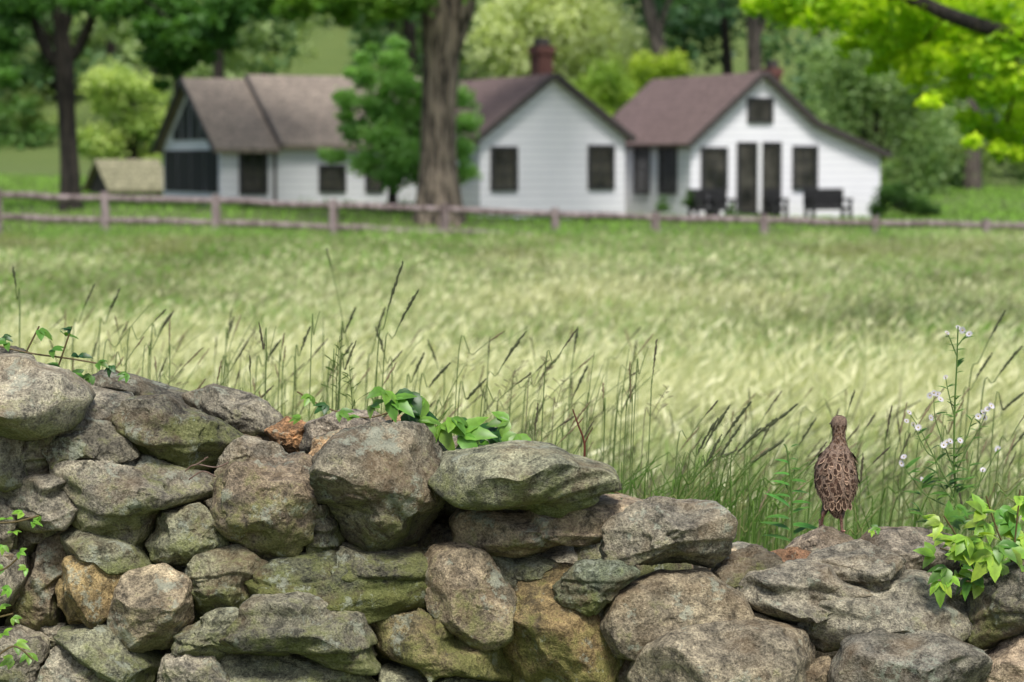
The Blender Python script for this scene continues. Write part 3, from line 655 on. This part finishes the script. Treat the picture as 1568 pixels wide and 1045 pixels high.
def scatter(y0,y1,dens,hm,wm,kind):
    hw=lambda y:.225*y+1.4
    area=(hw(y0)+hw(y1))*(y1-y0); n=int(area*dens)
    y=rng.uniform(y0,y1,n*2); x=rng.uniform(-1,1,n*2)*hw(y1); k=np.abs(x)<hw(y); x=x[k][:n];y=y[k][:n]; n=len(x)
    pat=n2(x,y*.5,.28,seed=3,o=3); pat2=n2(x,y*.5,.9,seed=8,o=2); tuft=n2(x,y,2.5,seed=5,o=2); big=n2(x,y*.4,.13,seed=14,o=2)
    straw=np.exp(-((y-19)/6.5)**2)*.80+.32*sst(24,32,y)*(1-sst(40,50,y))+.03
    straw=np.clip(straw*(1+1.6*pat+1.0*big)+.5*pat*sst(12,18,y)+.3*pat2*sst(9,14,y),0.01,1)
    h=hm*(1+.3*pat2+.25*tuft)*rng.uniform(.55,1.25,n); w=wm*rng.uniform(.6,1.4,n)
    lean=np.stack([rng.normal(.22,.28,n),rng.normal(0,.28,n)],1)
    nearf=(.62+.38*sst(9,15,y))*(1+.3*pat2); nearf=nearf[:,None]
    g1=np.array([.12,.25,.045]);g2=np.array([.31,.47,.12]);s1_=np.array([.56,.57,.29]);s2=np.array([.90,.87,.62])
    r=rng.random(n)[:,None]; gr=(g1*(1-r)+g2*r)*nearf; sr=(s1_*(1-r)+s2*r)
    # ochre-brown flowering patches
    oc=np.clip(n2(x,y*.5,.4,seed=31,o=2)*2.2-.3,0,.6)[:,None]*sst(22,28,y)[:,None]; gr=gr*(1-oc)+np.array([.36,.32,.15])*oc
    sel=(rng.random(n)<straw)[:,None]; st=straw[:,None]
    base=gr*(1-.5*st)+sr*.5*st; tip=np.where(sel,sr,gr*1.2)
    if kind=='head':
        tip=np.where(sel,sr,gr*1.3); base=gr
    V,Fc,C,tp_,m2=blades(x,y,h,w,lean,base,tip)
    ga.add(V,Fc,C)
    if kind=='head':
        c=(tp_*.6+m2*.4); ax=(tp_-m2); l=np.linalg.norm(ax,axis=1,keepdims=True); ax=ax/l
        s=np.cross(ax,rng.normal(size=(n,3))); s/=np.linalg.norm(s,axis=1,keepdims=True)
        L=(hm*.13)*rng.uniform(.7,1.4,n)[:,None]; W=(wm*1.6)*rng.uniform(.6,1.3,n)[:,None]
        V=np.stack([c-ax*L,c+s*W,c+ax*L,c-s*W],1).reshape(-1,3); o=np.arange(n)[:,None]*4
        hc=np.where(sel,sr*1.05,np.array([.36,.36,.2])*(.6+.7*r)*nearf)
        ga.add(V,np.concatenate([o+[[0,1,2]],o+[[0,2,3]]],0),np.repeat(hc,4,axis=0))
scatter(5.75,11,1500,.55,.005,'b'); scatter(11,20,950,.5,.0062,'b'); scatter(20,36,420,.42,.0095,'b'); scatter(36,60,190,.34,.016,'b')
scatter(6.2,11,110,.8,.003,'head'); scatter(11,20,180,.64,.0042,'head'); scatter(20,36,120,.5,.0065,'head'); scatter(36,56,45,.4,.011,'head')
ga.build('meadow_grass',M_grass)
lw=Acc(); n=50000; y=rng.uniform(60,100,n); x=rng.uniform(-34,34,n)
c=np.array([.2,.35,.065])*rng.uniform(.6,1.6,(n,1)); V,Fc,C,_,_=blades(x,y,rng.uniform(.06,.16,n),np.full(n,.05),rng.normal(0,.3,(n,2)),c,c*1.2); lw.add(V,Fc,C)
lw.build('lawn_grass',M_grass)
# ---------------------------------------------------------------- near seed-head grasses
ng=Acc()
def stalk(u0,v0,u1,v1,Y,head=.09,r=.0011,hr=.0032,col=(.17,.24,.08),hc=(.15,.13,.09),bendk=.15,foot=True):
    a=P(u0,v0,Y);t=P(u1,v1,Y); d=t-a
    g_=T(a.x,Y); m_=a+d*.5-Vector((d.x*bendk,0,-abs(d.z)*.05))
    pts=[Vector((a.x-.05,Y,g_)),a,m_,t] if foot else [a,m_,t]
    p,rr=smoothpath(pts,[r*1.3,r*1.2,r,r*.6] if foot else [r*1.2,r,r*.6],6); tube(ng,p,rr,col,4)
    if head:
        e=p[-1]; i=len(p)-1; L=0; q=[e]
        while i>0 and L<head: L+=(p[i]-p[i-1]).length; i-=1; q.append(p[i])
        k=len(q); prof=[hr*math.sin(math.pi*min(.97,max(.06,j/(k-1) if k>1 else 0)))**.5 for j in range(k)]
        q2,pr2=smoothpath(q,prof,4)
        q2=[x+Vector((random.gauss(0,hr*.25),0,0)) for x in q2]
        tube(ng,q2,[x*random.uniform(.6,1.35) for x in pr2],hc,6)
random.seed(9)
for (u0,v0,u1,v1,Y,h) in [(575,610,617,400,6.3,.12),(585,600,641,443,6.4,.1),(520,560,545,470,7.2,.08),(740,650,805,508,6.6,.09),(680,620,655,520,8,.08),(800,650,860,540,7.2,.09),(870,650,885,500,7.4,.07),
  (1060,760,1118,620,6.1,.11),(1075,770,1150,615,6.2,.11),(1090,770,1190,640,6.3,.10),(1100,775,1222,618,6.4,.10),(1050,765,1100,640,6.0,.10),(1110,770,1200,675,6.2,.09),(1085,765,1135,650,6.1,.1),(1040,750,1128,690,6.5,.08),(1070,770,1105,665,5.9,.09),(1095,772,1165,655,6.0,.09),
  (500,620,540,525,7,.07),(540,640,500,380,8.5,.06),(150,560,185,440,7.6,.08),(110,560,145,435,7.8,.07),(30,520,20,408,7,.05),(345,560,358,485,8,.06),(620,640,650,540,7,.07),(1480,640,1540,475,7.2,.1),(1500,650,1565,530,7,.1),(1470,660,1520,540,7.4,.1),(1520,660,1570,600,6.8,.09),(1500,800,1590,640,6.6,.12),(960,700,975,520,9,.06),
  (450,600,475,500,6.8,.07),(600,620,575,500,7,.08),(640,640,690,555,6.6,.08),(700,650,745,580,6.5,.08),(560,620,590,470,7.4,.07),(230,560,262,480,7.5,.06),(390,610,430,520,7.2,.07),(1200,760,1250,640,6.8,.08),(860,690,900,560,6.9,.08)]:
    stalk(u0,v0,u1,v1,Y,h,.0013 if Y<7 else .0016,.0038,hc=(.10,.115,.06))
for _ in range(400):
    u=random.uniform(-60,1640); Y=random.uniform(5.8,9.5); v1=random.uniform(500,700) if u<1000 else random.uniform(590,760)
    if u<500: v1-=40
    dx=random.gauss(35,34); stalk(u,v1+random.uniform(80,150),u+dx,v1,Y,random.choice([0,.04,.06,.08]),.0011,.0026,hc=random.choice([(.26,.22,.12),(.13,.14,.07),(.36,.30,.18),(.12,.11,.07)]))
def panicle(u0,v0,u1,v1,Y,col=(.08,.14,.03),n=8):
    stalk(u0,v0,u1,v1,Y,0,.001,col=col)
    for i in range(n):
        f=.1+.8*i/n+random.uniform(-.03,.03); u=u0*f*.6+u1*(1-f*.6); v=v0*f*.6+v1*(1-f*.6)
        s=random.choice((-1,1)); l=(6+26*f)*random.uniform(.4,1.2); stalk(u,v,u+s*l,v-l*random.uniform(.5,1.3),Y,.018,.0005,.0013,col=col,hc=tuple(1.2*x for x in col),foot=False)
panicle(512,700,520,515,5.7,n=14); panicle(542,700,535,560,5.75,n=10)
for _ in range(15):
    u=random.uniform(0,1000); v=random.uniform(500,640); panicle(u-15,v+100,u+random.uniform(-10,30),v,random.uniform(6.4,8.5),(.22,.2,.12))
for _ in range(420):
    u=random.gauss(1080,60) if random.random()<.35 else random.uniform(0,1600); Y=random.uniform(5.75,6.9); v=random.uniform(690,790) if u>700 else random.uniform(600,700)
    stalk(u,v+110,u+random.gauss(35,40),v,Y,0,.0017,col=random.choice([(.09,.18,.03),(.16,.28,.06),(.11,.22,.04),(.26,.30,.11)]))
ng.build('seedhead_grass',M_grass,True)
# ---------------------------------------------------------------- leafy plants
def leaf(acc,base,dirv,nrm,L,W,col,droop=.25,fold=.25,teeth=0):
    d=Vector(dirv).normalized(); n_=Vector(nrm); s=d.cross(n_).normalized(); n_=s.cross(d).normalized()
    V=[];K=8
    for i in range(K+1):
        t=i/K; w=W*.5*(math.sin(math.pi*min(1,t**.75))**.85 if 0<t<1 else 0.02)
        if teeth and i%2: w*=1-teeth
        c=Vector(base)+d*L*t-n_*(droop*L*t*t)
        V+= [c-s*w+n_*w*fold,c,c+s*w+n_*w*fold]
    Fc=[]
    for i in range(K):
        a=i*3; Fc+=[[a,a+1,a+4,a+3],[a+1,a+2,a+5,a+4]]
    C=np.array([[*[x*k for x in col]] for i in range(K+1) for k in (1,.75,1)])
    acc.add([v[:] for v in V],Fc,C)
def rl(c,v=.3): 
    k=random.uniform(1-v,1+v); return (c[0]*k*random.uniform(.85,1.2),c[1]*k,c[2]*k)
BG=(.14,.30,.035)
def vine(name,stems,leaves,Y,size,col,nlf=3,spread=1.0,jit=.05,dark=None):
    a=Acc()
    for st in stems:
        pts=[P(u,v,Y+dy) for u,v,dy in st]; p,r=smoothpath(pts,[.002]*len(pts),5); tube(a,p,r,(.16,.12,.05),5)
    for u,v,s in leaves:
        b0=P(u,v,Y+random.uniform(-jit,jit)); ax=Vector((random.uniform(-1,1),random.uniform(-.8,-.1),random.uniform(-.6,.4))).normalized()
        nr=Vector((random.uniform(-.6,.6),-.6+random.uniform(-.5,.5),.8)); cc=col
        if dark and random.random()<.35: cc=dark
        side=ax.cross(nr).normalized()
        for k in range(nlf):
            q=(k-(nlf-1)/2)*.8*spread; d=(ax*math.cos(q)+side*math.sin(q))
            leaf(a,b0,d,nr,size*s*(1-.18*abs(q))*random.uniform(.85,1.1),size*s*.5,rl(cc),random.uniform(.1,.5),.25,.12)
    return a.build(name,M_near,True)
random.seed(21)
vine('virginia_creeper',[[(455,600,.1),(500,625,.1),(560,640,.1),(620,630,.1),(700,660,.1),(780,680,.1),(830,700,.1)],[(600,650,.1),(610,600,0)],[(690,700,.1),(720,660,0)],[(900,740,.3),(960,760,.2)]],
 [(600,612,1.1),(625,630,1.2),(650,610,1.0),(640,645,1.1),(675,650,1.1),(692,640,.9),(705,665,1.3),(722,655,1.2),(735,675,1.2),(757,655,1.1),(770,680,1.1),(792,665,1.1),(812,690,1.0),(590,598,.9),(570,620,.6),(500,620,.6),(475,605,.5),(520,630,.55),(460,640,.5),(745,690,1.0),(780,645,.9),(822,680,.8),(630,600,1.0),
  (930,740,.45),(950,765,.5),(880,712,.45),(905,725,.4),(970,775,.4),(940,775,.45),(535,640,.5)],5.12,.06,BG,dark=(.03,.10,.02))
vine('wild_vine',[[(-40,520,0),(40,540,0),(110,550,0),(160,560,0),(200,580,0)],[(40,540,0),(60,500,0)],[(90,560,0),(110,500,0)]],
 [(10,525,.8),(30,540,.8),(60,505,1),(100,515,.8),(110,505,.7),(120,545,.8),(90,560,1),(60,560,1),(150,555,.7),(170,560,.7),(195,572,.6),(80,535,.8),(40,570,.9),(110,575,.9),(0,550,.8),(140,575,.7),(5,515,.6)],5.3,.042,(.10,.25,.03),dark=(.03,.1,.02))
vine('wall_creeper',[[(-30,800,0),(20,800,0),(60,790,0)],[(-30,880,0),(10,870,0),(40,840,0)],[(-20,950,0),(20,940,0)],[(-20,1020,0),(20,990,0),(50,1010,0)]],
 [(10,795,.7),(35,785,.8),(50,800,.7),(20,815,.7),(5,835,.6),(30,845,.6),(5,870,.6),(40,870,.6),(15,900,.7),(0,930,.7),(20,945,.6),(25,985,.9),(45,1000,.9),(20,1010,.9),(5,970,.8),(60,790,.5)],4.78,.034,(.2,.42,.05))
wl=[(1440,800,.8),(1460,830,1),(1480,850,1.1),(1450,870,1),(1490,880,1.1),(1520,870,1.2),(1540,840,1.2),(1560,860,1.3),(1510,800,1),(1550,800,1.1),(1480,800,.9),(1430,850,.8),(1440,890,.9),(1500,830,1.2),(1530,780,.9),(1570,820,1.2),(1500,890,1),(1550,890,1.2),(1580,780,1),(1520,850,1.2),(1465,775,.6),(1415,795,.5),(1345,808,.4),(1335,812,.3),(1500,770,.8),(1560,760,.8)]
wl+=[(random.uniform(1430,1590),random.uniform(775,885),random.uniform(.6,1.1)) for _ in range(26)]
vine('leafy_weed',[[(1568,900,.1),(1500,860,.1),(1440,840,0)],[(1560,880,0),(1530,820,0),(1510,760,0)],[(1540,900,0),(1480,890,-.1)],[(1545,900,0),(1555,820,0),(1562,750,0)],[(1500,890,0),(1470,830,0),(1445,790,0)]],
 wl,5.05,.055,(.27,.46,.05),jit=.14,dark=(.1,.24,.03))
def herb(name,main,branches,leaves,flowers,Y,stemc=(.14,.24,.06),lc=(.1,.22,.035),Ls=.05):
    a=Acc(); fl=Acc()
    for st,r in [(main,.003)]+[(b_,.0016) for b_ in branches]:
        pts=[P(u,v,Y) for u,v in st]; p,rr=smoothpath(pts,[r*(1-.5*i/(len(pts)-1)) for i in range(len(pts))],6); tube(a,p,rr,stemc,6)
    for u,v,dx,dz,s in leaves:
        leaf(a,P(u,v,Y),(dx,random.uniform(-.5,.2),dz),(random.uniform(-.2,.2)-dx*.3,-.4,1),Ls*s,Ls*s*.28,rl(lc),.3,.2,.08)
    for u,v in flowers:
        c=P(u,v,Y+random.uniform(-.02,.02)); ax=Vector((random.uniform(-.9,.9),-1,random.uniform(0,1.3))).normalized(); s=ax.cross(Vector((.3,.2,1))).normalized(); t=ax.cross(s); fs=random.uniform(.0055,.0085)
        for k in range(11):
            q=k*2*math.pi/11; d=s*math.cos(q)+t*math.sin(q)
            leaf(fl,c+d*.001,d+ax*.25,ax,fs,fs*.4,(.72,.68,.78),.1,.1)
        tube(fl,[c-ax*.003,c+ax*.001,c+ax*.002],[.0013,.002,.0005],(.55,.42,.08),6)
    e=empty(name); a.build('stems_and_leaves',M_near,True,e)
    if flowers: fl.build('flowers',M_near,True,e)
mn_=[(1468,900),(1464,780),(1461,700),(1462,620),(1465,560),(1467,500)]
br=[[(1461,720),(1445,680),(1432,640),(1430,602)],[(1461,730),(1480,690),(1500,655),(1512,627)],[(1462,760),(1430,700),(1410,660),(1392,632)],[(1463,780),(1420,760),(1395,730),(1380,710)],[(1461,700),(1480,670),(1490,640),(1505,632)],[(1462,640),(1452,600),(1448,578)],[(1465,545),(1455,520),(1450,510)],[(1466,530),(1478,515),(1484,510)],[(1463,790),(1500,740),(1528,688)],[(1430,700),(1418,690),(1398,650)],[(1464,800),(1490,770),(1505,720)],[(1410,760),(1412,735)],[(1463,770),(1440,740),(1430,690)],[(1464,760),(1480,730),(1490,690)],[(1468,840),(1430,810),(1400,770)]]
fls=[(1430,602),(1436,604),(1424,606),(1512,627),(1505,632),(1518,622),(1498,638),(1392,632),(1398,650),(1406,655),(1388,645),(1380,710),(1467,502),(1450,510),(1474,506),(1484,512),(1448,578),(1528,688),(1412,735),(1505,720),(1450,678),(1445,682),(1470,675),(1425,640),(1384,700),(1455,676),(1440,612),(1508,640)]
lvs=[]
for i in range(120):
    b_=random.choice(br+[mn_]*3); k=random.uniform(.05,.9)*(len(b_)-1); j=int(k); f=k-j; u=b_[j][0]*(1-f)+b_[j+1][0]*f; v=b_[j][1]*(1-f)+b_[j+1][1]*f
    lvs.append((u,v,random.choice([-1,1])*random.uniform(.4,1),random.uniform(.1,.9),random.uniform(.35,.8)*(1.4 if v>700 else .85)))
herb('aster_plant',mn_,br,lvs,fls,5.3,Ls=.042)
lv2=[]
for i in range(18):
    v=685+i*8.5; lv2.append((1211,v,(-1)**i*random.uniform(.5,1),random.uniform(-.1,.6),random.uniform(.5,1.1)*(0.5+ i/13)))
herb('aster_plant',[(1214,860),(1213,800),(1211,740),(1205,690),(1200,680)],[[(1211,740),(1222,700)],[(1211,760),(1198,730)]],lv2,[],5.45,Ls=.05,lc=(.1,.27,.04))
herb('dry_twig',[(893,720),(895,680),(885,650),(877,627)],[[(895,680),(902,665),(908,655)],[(885,650),(893,640)]],[],[],5.4,stemc=(.16,.05,.03))
tw=Acc()
for st in [[(283,722),(300,712),(330,716),(350,708)],[(290,735),(310,722),(330,730)],[(300,712),(312,705),(318,700)]]:
    p,r=smoothpath([P(u,v,4.95) for u,v in st],[.0016]*len(st),5,.001); tube(tw,p,r,(.2,.13,.1),5)
tw.build('dead_twigs',M_near)
# ---------------------------------------------------------------- bird
YB=5.34
bird=empty('pheasant_chick')
prof=[(640,1290,4.5,.007,.050),(643,1290,10,.014,.050),(649,1289.5,12.5,.018,.050),(656,1289,12.3,.018,.049),(663,1289,10.2,.0155,.046),(671,1288.5,9.5,.015,.042),(679,1288,11,.017,.037),(686,1286,15,.023,.031),(694,1284,21.5,.031,.024),(704,1282,28,.039,.017),(717,1280.5,32,.045,.010),(731,1280,33,.046,.002),(744,1280,31.5,.043,-.006),(755,1280,27,.037,-.014),(764,1279,20.5,.028,-.022),(772,1278,14,.019,-.029),(779,1277,8.5,.010,-.034),(784,1277,3,.004,-.037)]
pxm=F/YB
SEG=26
pv=np.array(prof,float); vv_=np.linspace(640,784,64)
cols_=[np.interp(vv_,pv[:,0],pv[:,k]) for k in range(1,5)]
rk=24
fx=P(1287,815,YB).x
zc=topz(rk,fx,YB,.015); dzb=zc-P(1288,816,YB).z
print('bird dz',dzb)
def ringpt(i,a,out=0):
    v=vv_[i]; u,hw_,hd,oy=[c[i] for c in cols_]; c=P(u,v,YB); w=hw_/pxm
    return Vector((c.x+(w+out)*math.cos(a),YB+oy+(hd+out)*math.sin(a),c.z+dzb))
V=[ringpt(i,2*math.pi*k/SEG)[:] for i in range(64) for k in range(SEG)]
Fc=[[i*SEG+k,i*SEG+(k+1)%SEG,(i+1)*SEG+(k+1)%SEG,(i+1)*SEG+k] for i in range(63) for k in range(SEG)]
m,nt,b=newmat('down'); g=geo(nt); nt.links.new(mix(nt,ramp(nt,noise(nt,g,260,4,.7),.35,.65),(.035,.021,.015),(.26,.18,.13)),b.inputs['Base Color']); b.inputs['Roughness'].default_value=.95
npmesh('body',V,Fc,m,smooth=True,parent=bird)
m2_,nt,b=newmat('feather'); fc_=N(nt,'ShaderNodeVertexColor',layer_name="col").outputs[0]
nt.links.new(mix(nt,1,fc_,mix(nt,ramp(nt,noise(nt,geo(nt),320,3,.7),.38,.62),(.45,.42,.4),(1.45,1.42,1.4)),'MULTIPLY'),b.inputs['Base Color']); b.inputs['Roughness'].default_value=.9; b.inputs['Specular IOR Level'].default_value=.15
fea=Acc(); random.seed(3)
def feather(base,d,nrm,L,W,dk,lt,pale=.8,bar=False):
    d=d.normalized(); s=d.cross(nrm).normalized(); n_=s.cross(d)
    V=[];C=[]
    ts=[0,.25,.42,.55,.70,.84,1]; ws=[.5,.85,1,1,.92,.7,.15]
    for i,t in enumerate(ts):
        w=W*.5*ws[i]
        c=base+d*L*t+n_*(.12*L*t)
        for j,q in enumerate((-1,-.84,-.66,0,.66,.84,1)):
            V.append((c+s*w*q+n_*(-.15*w*q*q))[:])
            edge=abs(q)>=pale or i>=6 or (bar and i==3) or (i==5 and abs(q)>.5)
            C.append(lt if edge else dk)
    Fc=[[i*7+j,i*7+j+1,(i+1)*7+j+1,(i+1)*7+j] for i in range(6) for j in range(6)]
    fea.add(V,Fc,C)
for i in range(60,5,-1):
    v=vv_[i]; body=v>688
    cnt=17 if body else 14
    if body and i%3: continue
    if not body and i%2: continue
    for k in range(cnt):
        a=2*math.pi*(k+.5*((i//3)%2)+random.uniform(-.42,.42))/cnt
        ir=int(min(61,max(6,i+random.choice((-1,0,0,1)))))
        p=ringpt(ir,a,random.uniform(.0003,.0014)); p2=ringpt(min(ir+1,63),a,.0005); nn=ringpt(ir,a,.01)-p
        d=(p2-p).normalized()+Vector((random.uniform(-.22,.22),0,random.uniform(-.1,.1))); kd=random.uniform(.5,1.9)
        dk=(.040*kd,.024*kd,.017*kd); kl=random.uniform(.35,1.1); lt=(.42*kl,.295*kl,.21*kl)
        if not body:
            kk_=.65 if v<656 else 1; lt=(.22*kl*kk_,.14*kl*kk_,.09*kl*kk_); dk=(.05*kd*kk_,.03*kd*kk_,.02*kd*kk_)
        L=random.uniform(.014,.021) if body else .007
        feather(p,d,nn,L,random.uniform(.010,.0145) if body else .0055,dk,lt,random.choice((.8,.8,1)),random.random()<.4)
for s in (-1,1):
    for j in range(6):
        i=int(np.argmin(abs(vv_-(724+j*4)))); a=math.radians(-90+s*(84-j*6)); p=ringpt(i,a,.003); q=ringpt(min(62,i+14),math.radians(-90+s*(66-j*4)),.004)
        feather(p,q-p,ringpt(i,a,.02)-p,(q-p).length*1.05,.010,(.05,.03,.02),(.36,.26,.19))
for j in range(5):
    p=ringpt(54,math.radians(-90+(j-2)*25),0); feather(p,Vector(((j-2)*.12,-.25,-1)),Vector((0,-1,-.2)),.022,.011,(.04,.024,.016),(.30,.21,.15))
fea.build('plumage',m2_,False,bird)
def bz_(p): return Vector((p.x,p.y,p.z+dzb))
hc=bz_(P(1289,652,YB)); hc.y+=.050; fwd=Vector((-.62,.78,-.05)).normalized()
be=Acc(); tube(be,[hc+fwd*.012,hc+fwd*.02,hc+fwd*.030+Vector((0,0,-.003))],[.006,.004,.0008],(.2,.15,.12),8); be.build('beak',m2_,True,bird)
ey=Acc()
for s in (-1,1):
    sd=fwd.cross(Vector((0,0,1)))*s; c=hc+fwd*.006+sd*.0150; tube(ey,[c-sd*.003,c-sd*.001,c+sd*.001,c+sd*.002],[.0028,.003,.002,.0003],(.01,.008,.006),8)
ey.build('eyes',M_trim,True,bird)
lg=Acc(); th=Acc()
def leg(hip,knee,hock,foot):
    p,r=smoothpath([hip,knee,hock],[.014,.010,.005],5); tube(th,p,r,(.26,.18,.12),10)
    p,r=smoothpath([knee*.3+hock*.7,hock,foot+Vector((0,0,.003))],[.0045,.0038,.003],5); tube(lg,p,r,(.5,.28,.22),7)
    for dx,dy,l in ((-.55,1,.022),(0,1,.026),(.55,1,.022),(.3,-1,.014)):
        d=Vector((dx,dy,0)).normalized(); a=foot+d*l*.5; e=foot+d*l
        for q in (a,e): q.z=topz(rk,q.x,q.y,.008)+.003
        if abs(e.z-foot.z)>.02: e.z=a.z-.004
        tube(lg,[foot+Vector((0,0,.003)),a,e,e+d*.003-Vector((0,0,.001))],[.0032,.0028,.002,.0005],(.5,.28,.22),6)
def pt3(u,v,dy): q=bz_(P(u,v,YB)); q.y+=dy; return q
f1=pt3(1288,816,-.012); f1.z=topz(rk,f1.x,f1.y,.008)
f2=pt3(1258,808,.012); f2.z=topz(rk,f2.x,f2.y,.008)
leg(pt3(1287,762,.0),pt3(1289,778,.004),pt3(1286,792,-.02),f1)
leg(pt3(1268,762,.0),pt3(1266,775,.006),pt3(1259,787,-.014),f2)
th.build('thighs',m,True,bird); lg.build('legs_and_feet',m2_,True,bird)
# ---------------------------------------------------------------- light, sky, camera
w=bpy.data.worlds.new("World"); sc.world=w; w.use_nodes=True; nt=w.node_tree
sky=nt.nodes.new('ShaderNodeTexSky'); sky.sky_type='NISHITA'; sky.sun_disc=False
Sd=Vector((.10,-.60,1.0)).normalized()
sky.sun_elevation=math.asin(Sd.z); sky.sun_rotation=math.atan2(Sd.x,Sd.y)
sky.air_density=1.0; sky.dust_density=3.0; sky.ozone_density=.6
bg=nt.nodes['Background']; nt.links.new(sky.outputs[0],bg.inputs[0]); bg.inputs[1].default_value=.15
sl=bpy.data.lights.new('sun','SUN'); sl.energy=4.0; sl.angle=math.radians(14); sl.color=(1,.97,.91)
so=bpy.data.objects.new('sun',sl); so.rotation_euler=Sd.to_track_quat('Z','Y').to_euler(); sc.collection.objects.link(so)
cd=bpy.data.cameras.new('camera'); cam=bpy.data.objects.new('camera',cd); sc.collection.objects.link(cam)
cam.location=(0,0,CAMZ); cam.rotation_euler=(math.radians(90)-PITCH,0,0)
cd.lens=85; cd.sensor_width=36; cd.clip_end=2000; cd.clip_start=.1
cd.dof.use_dof=True; cd.dof.focus_distance=5.12; cd.dof.aperture_fstop=5.0
sc.camera=cam
sc.view_settings.view_transform='Standard'; sc.view_settings.look='None'; sc.view_settings.exposure=0
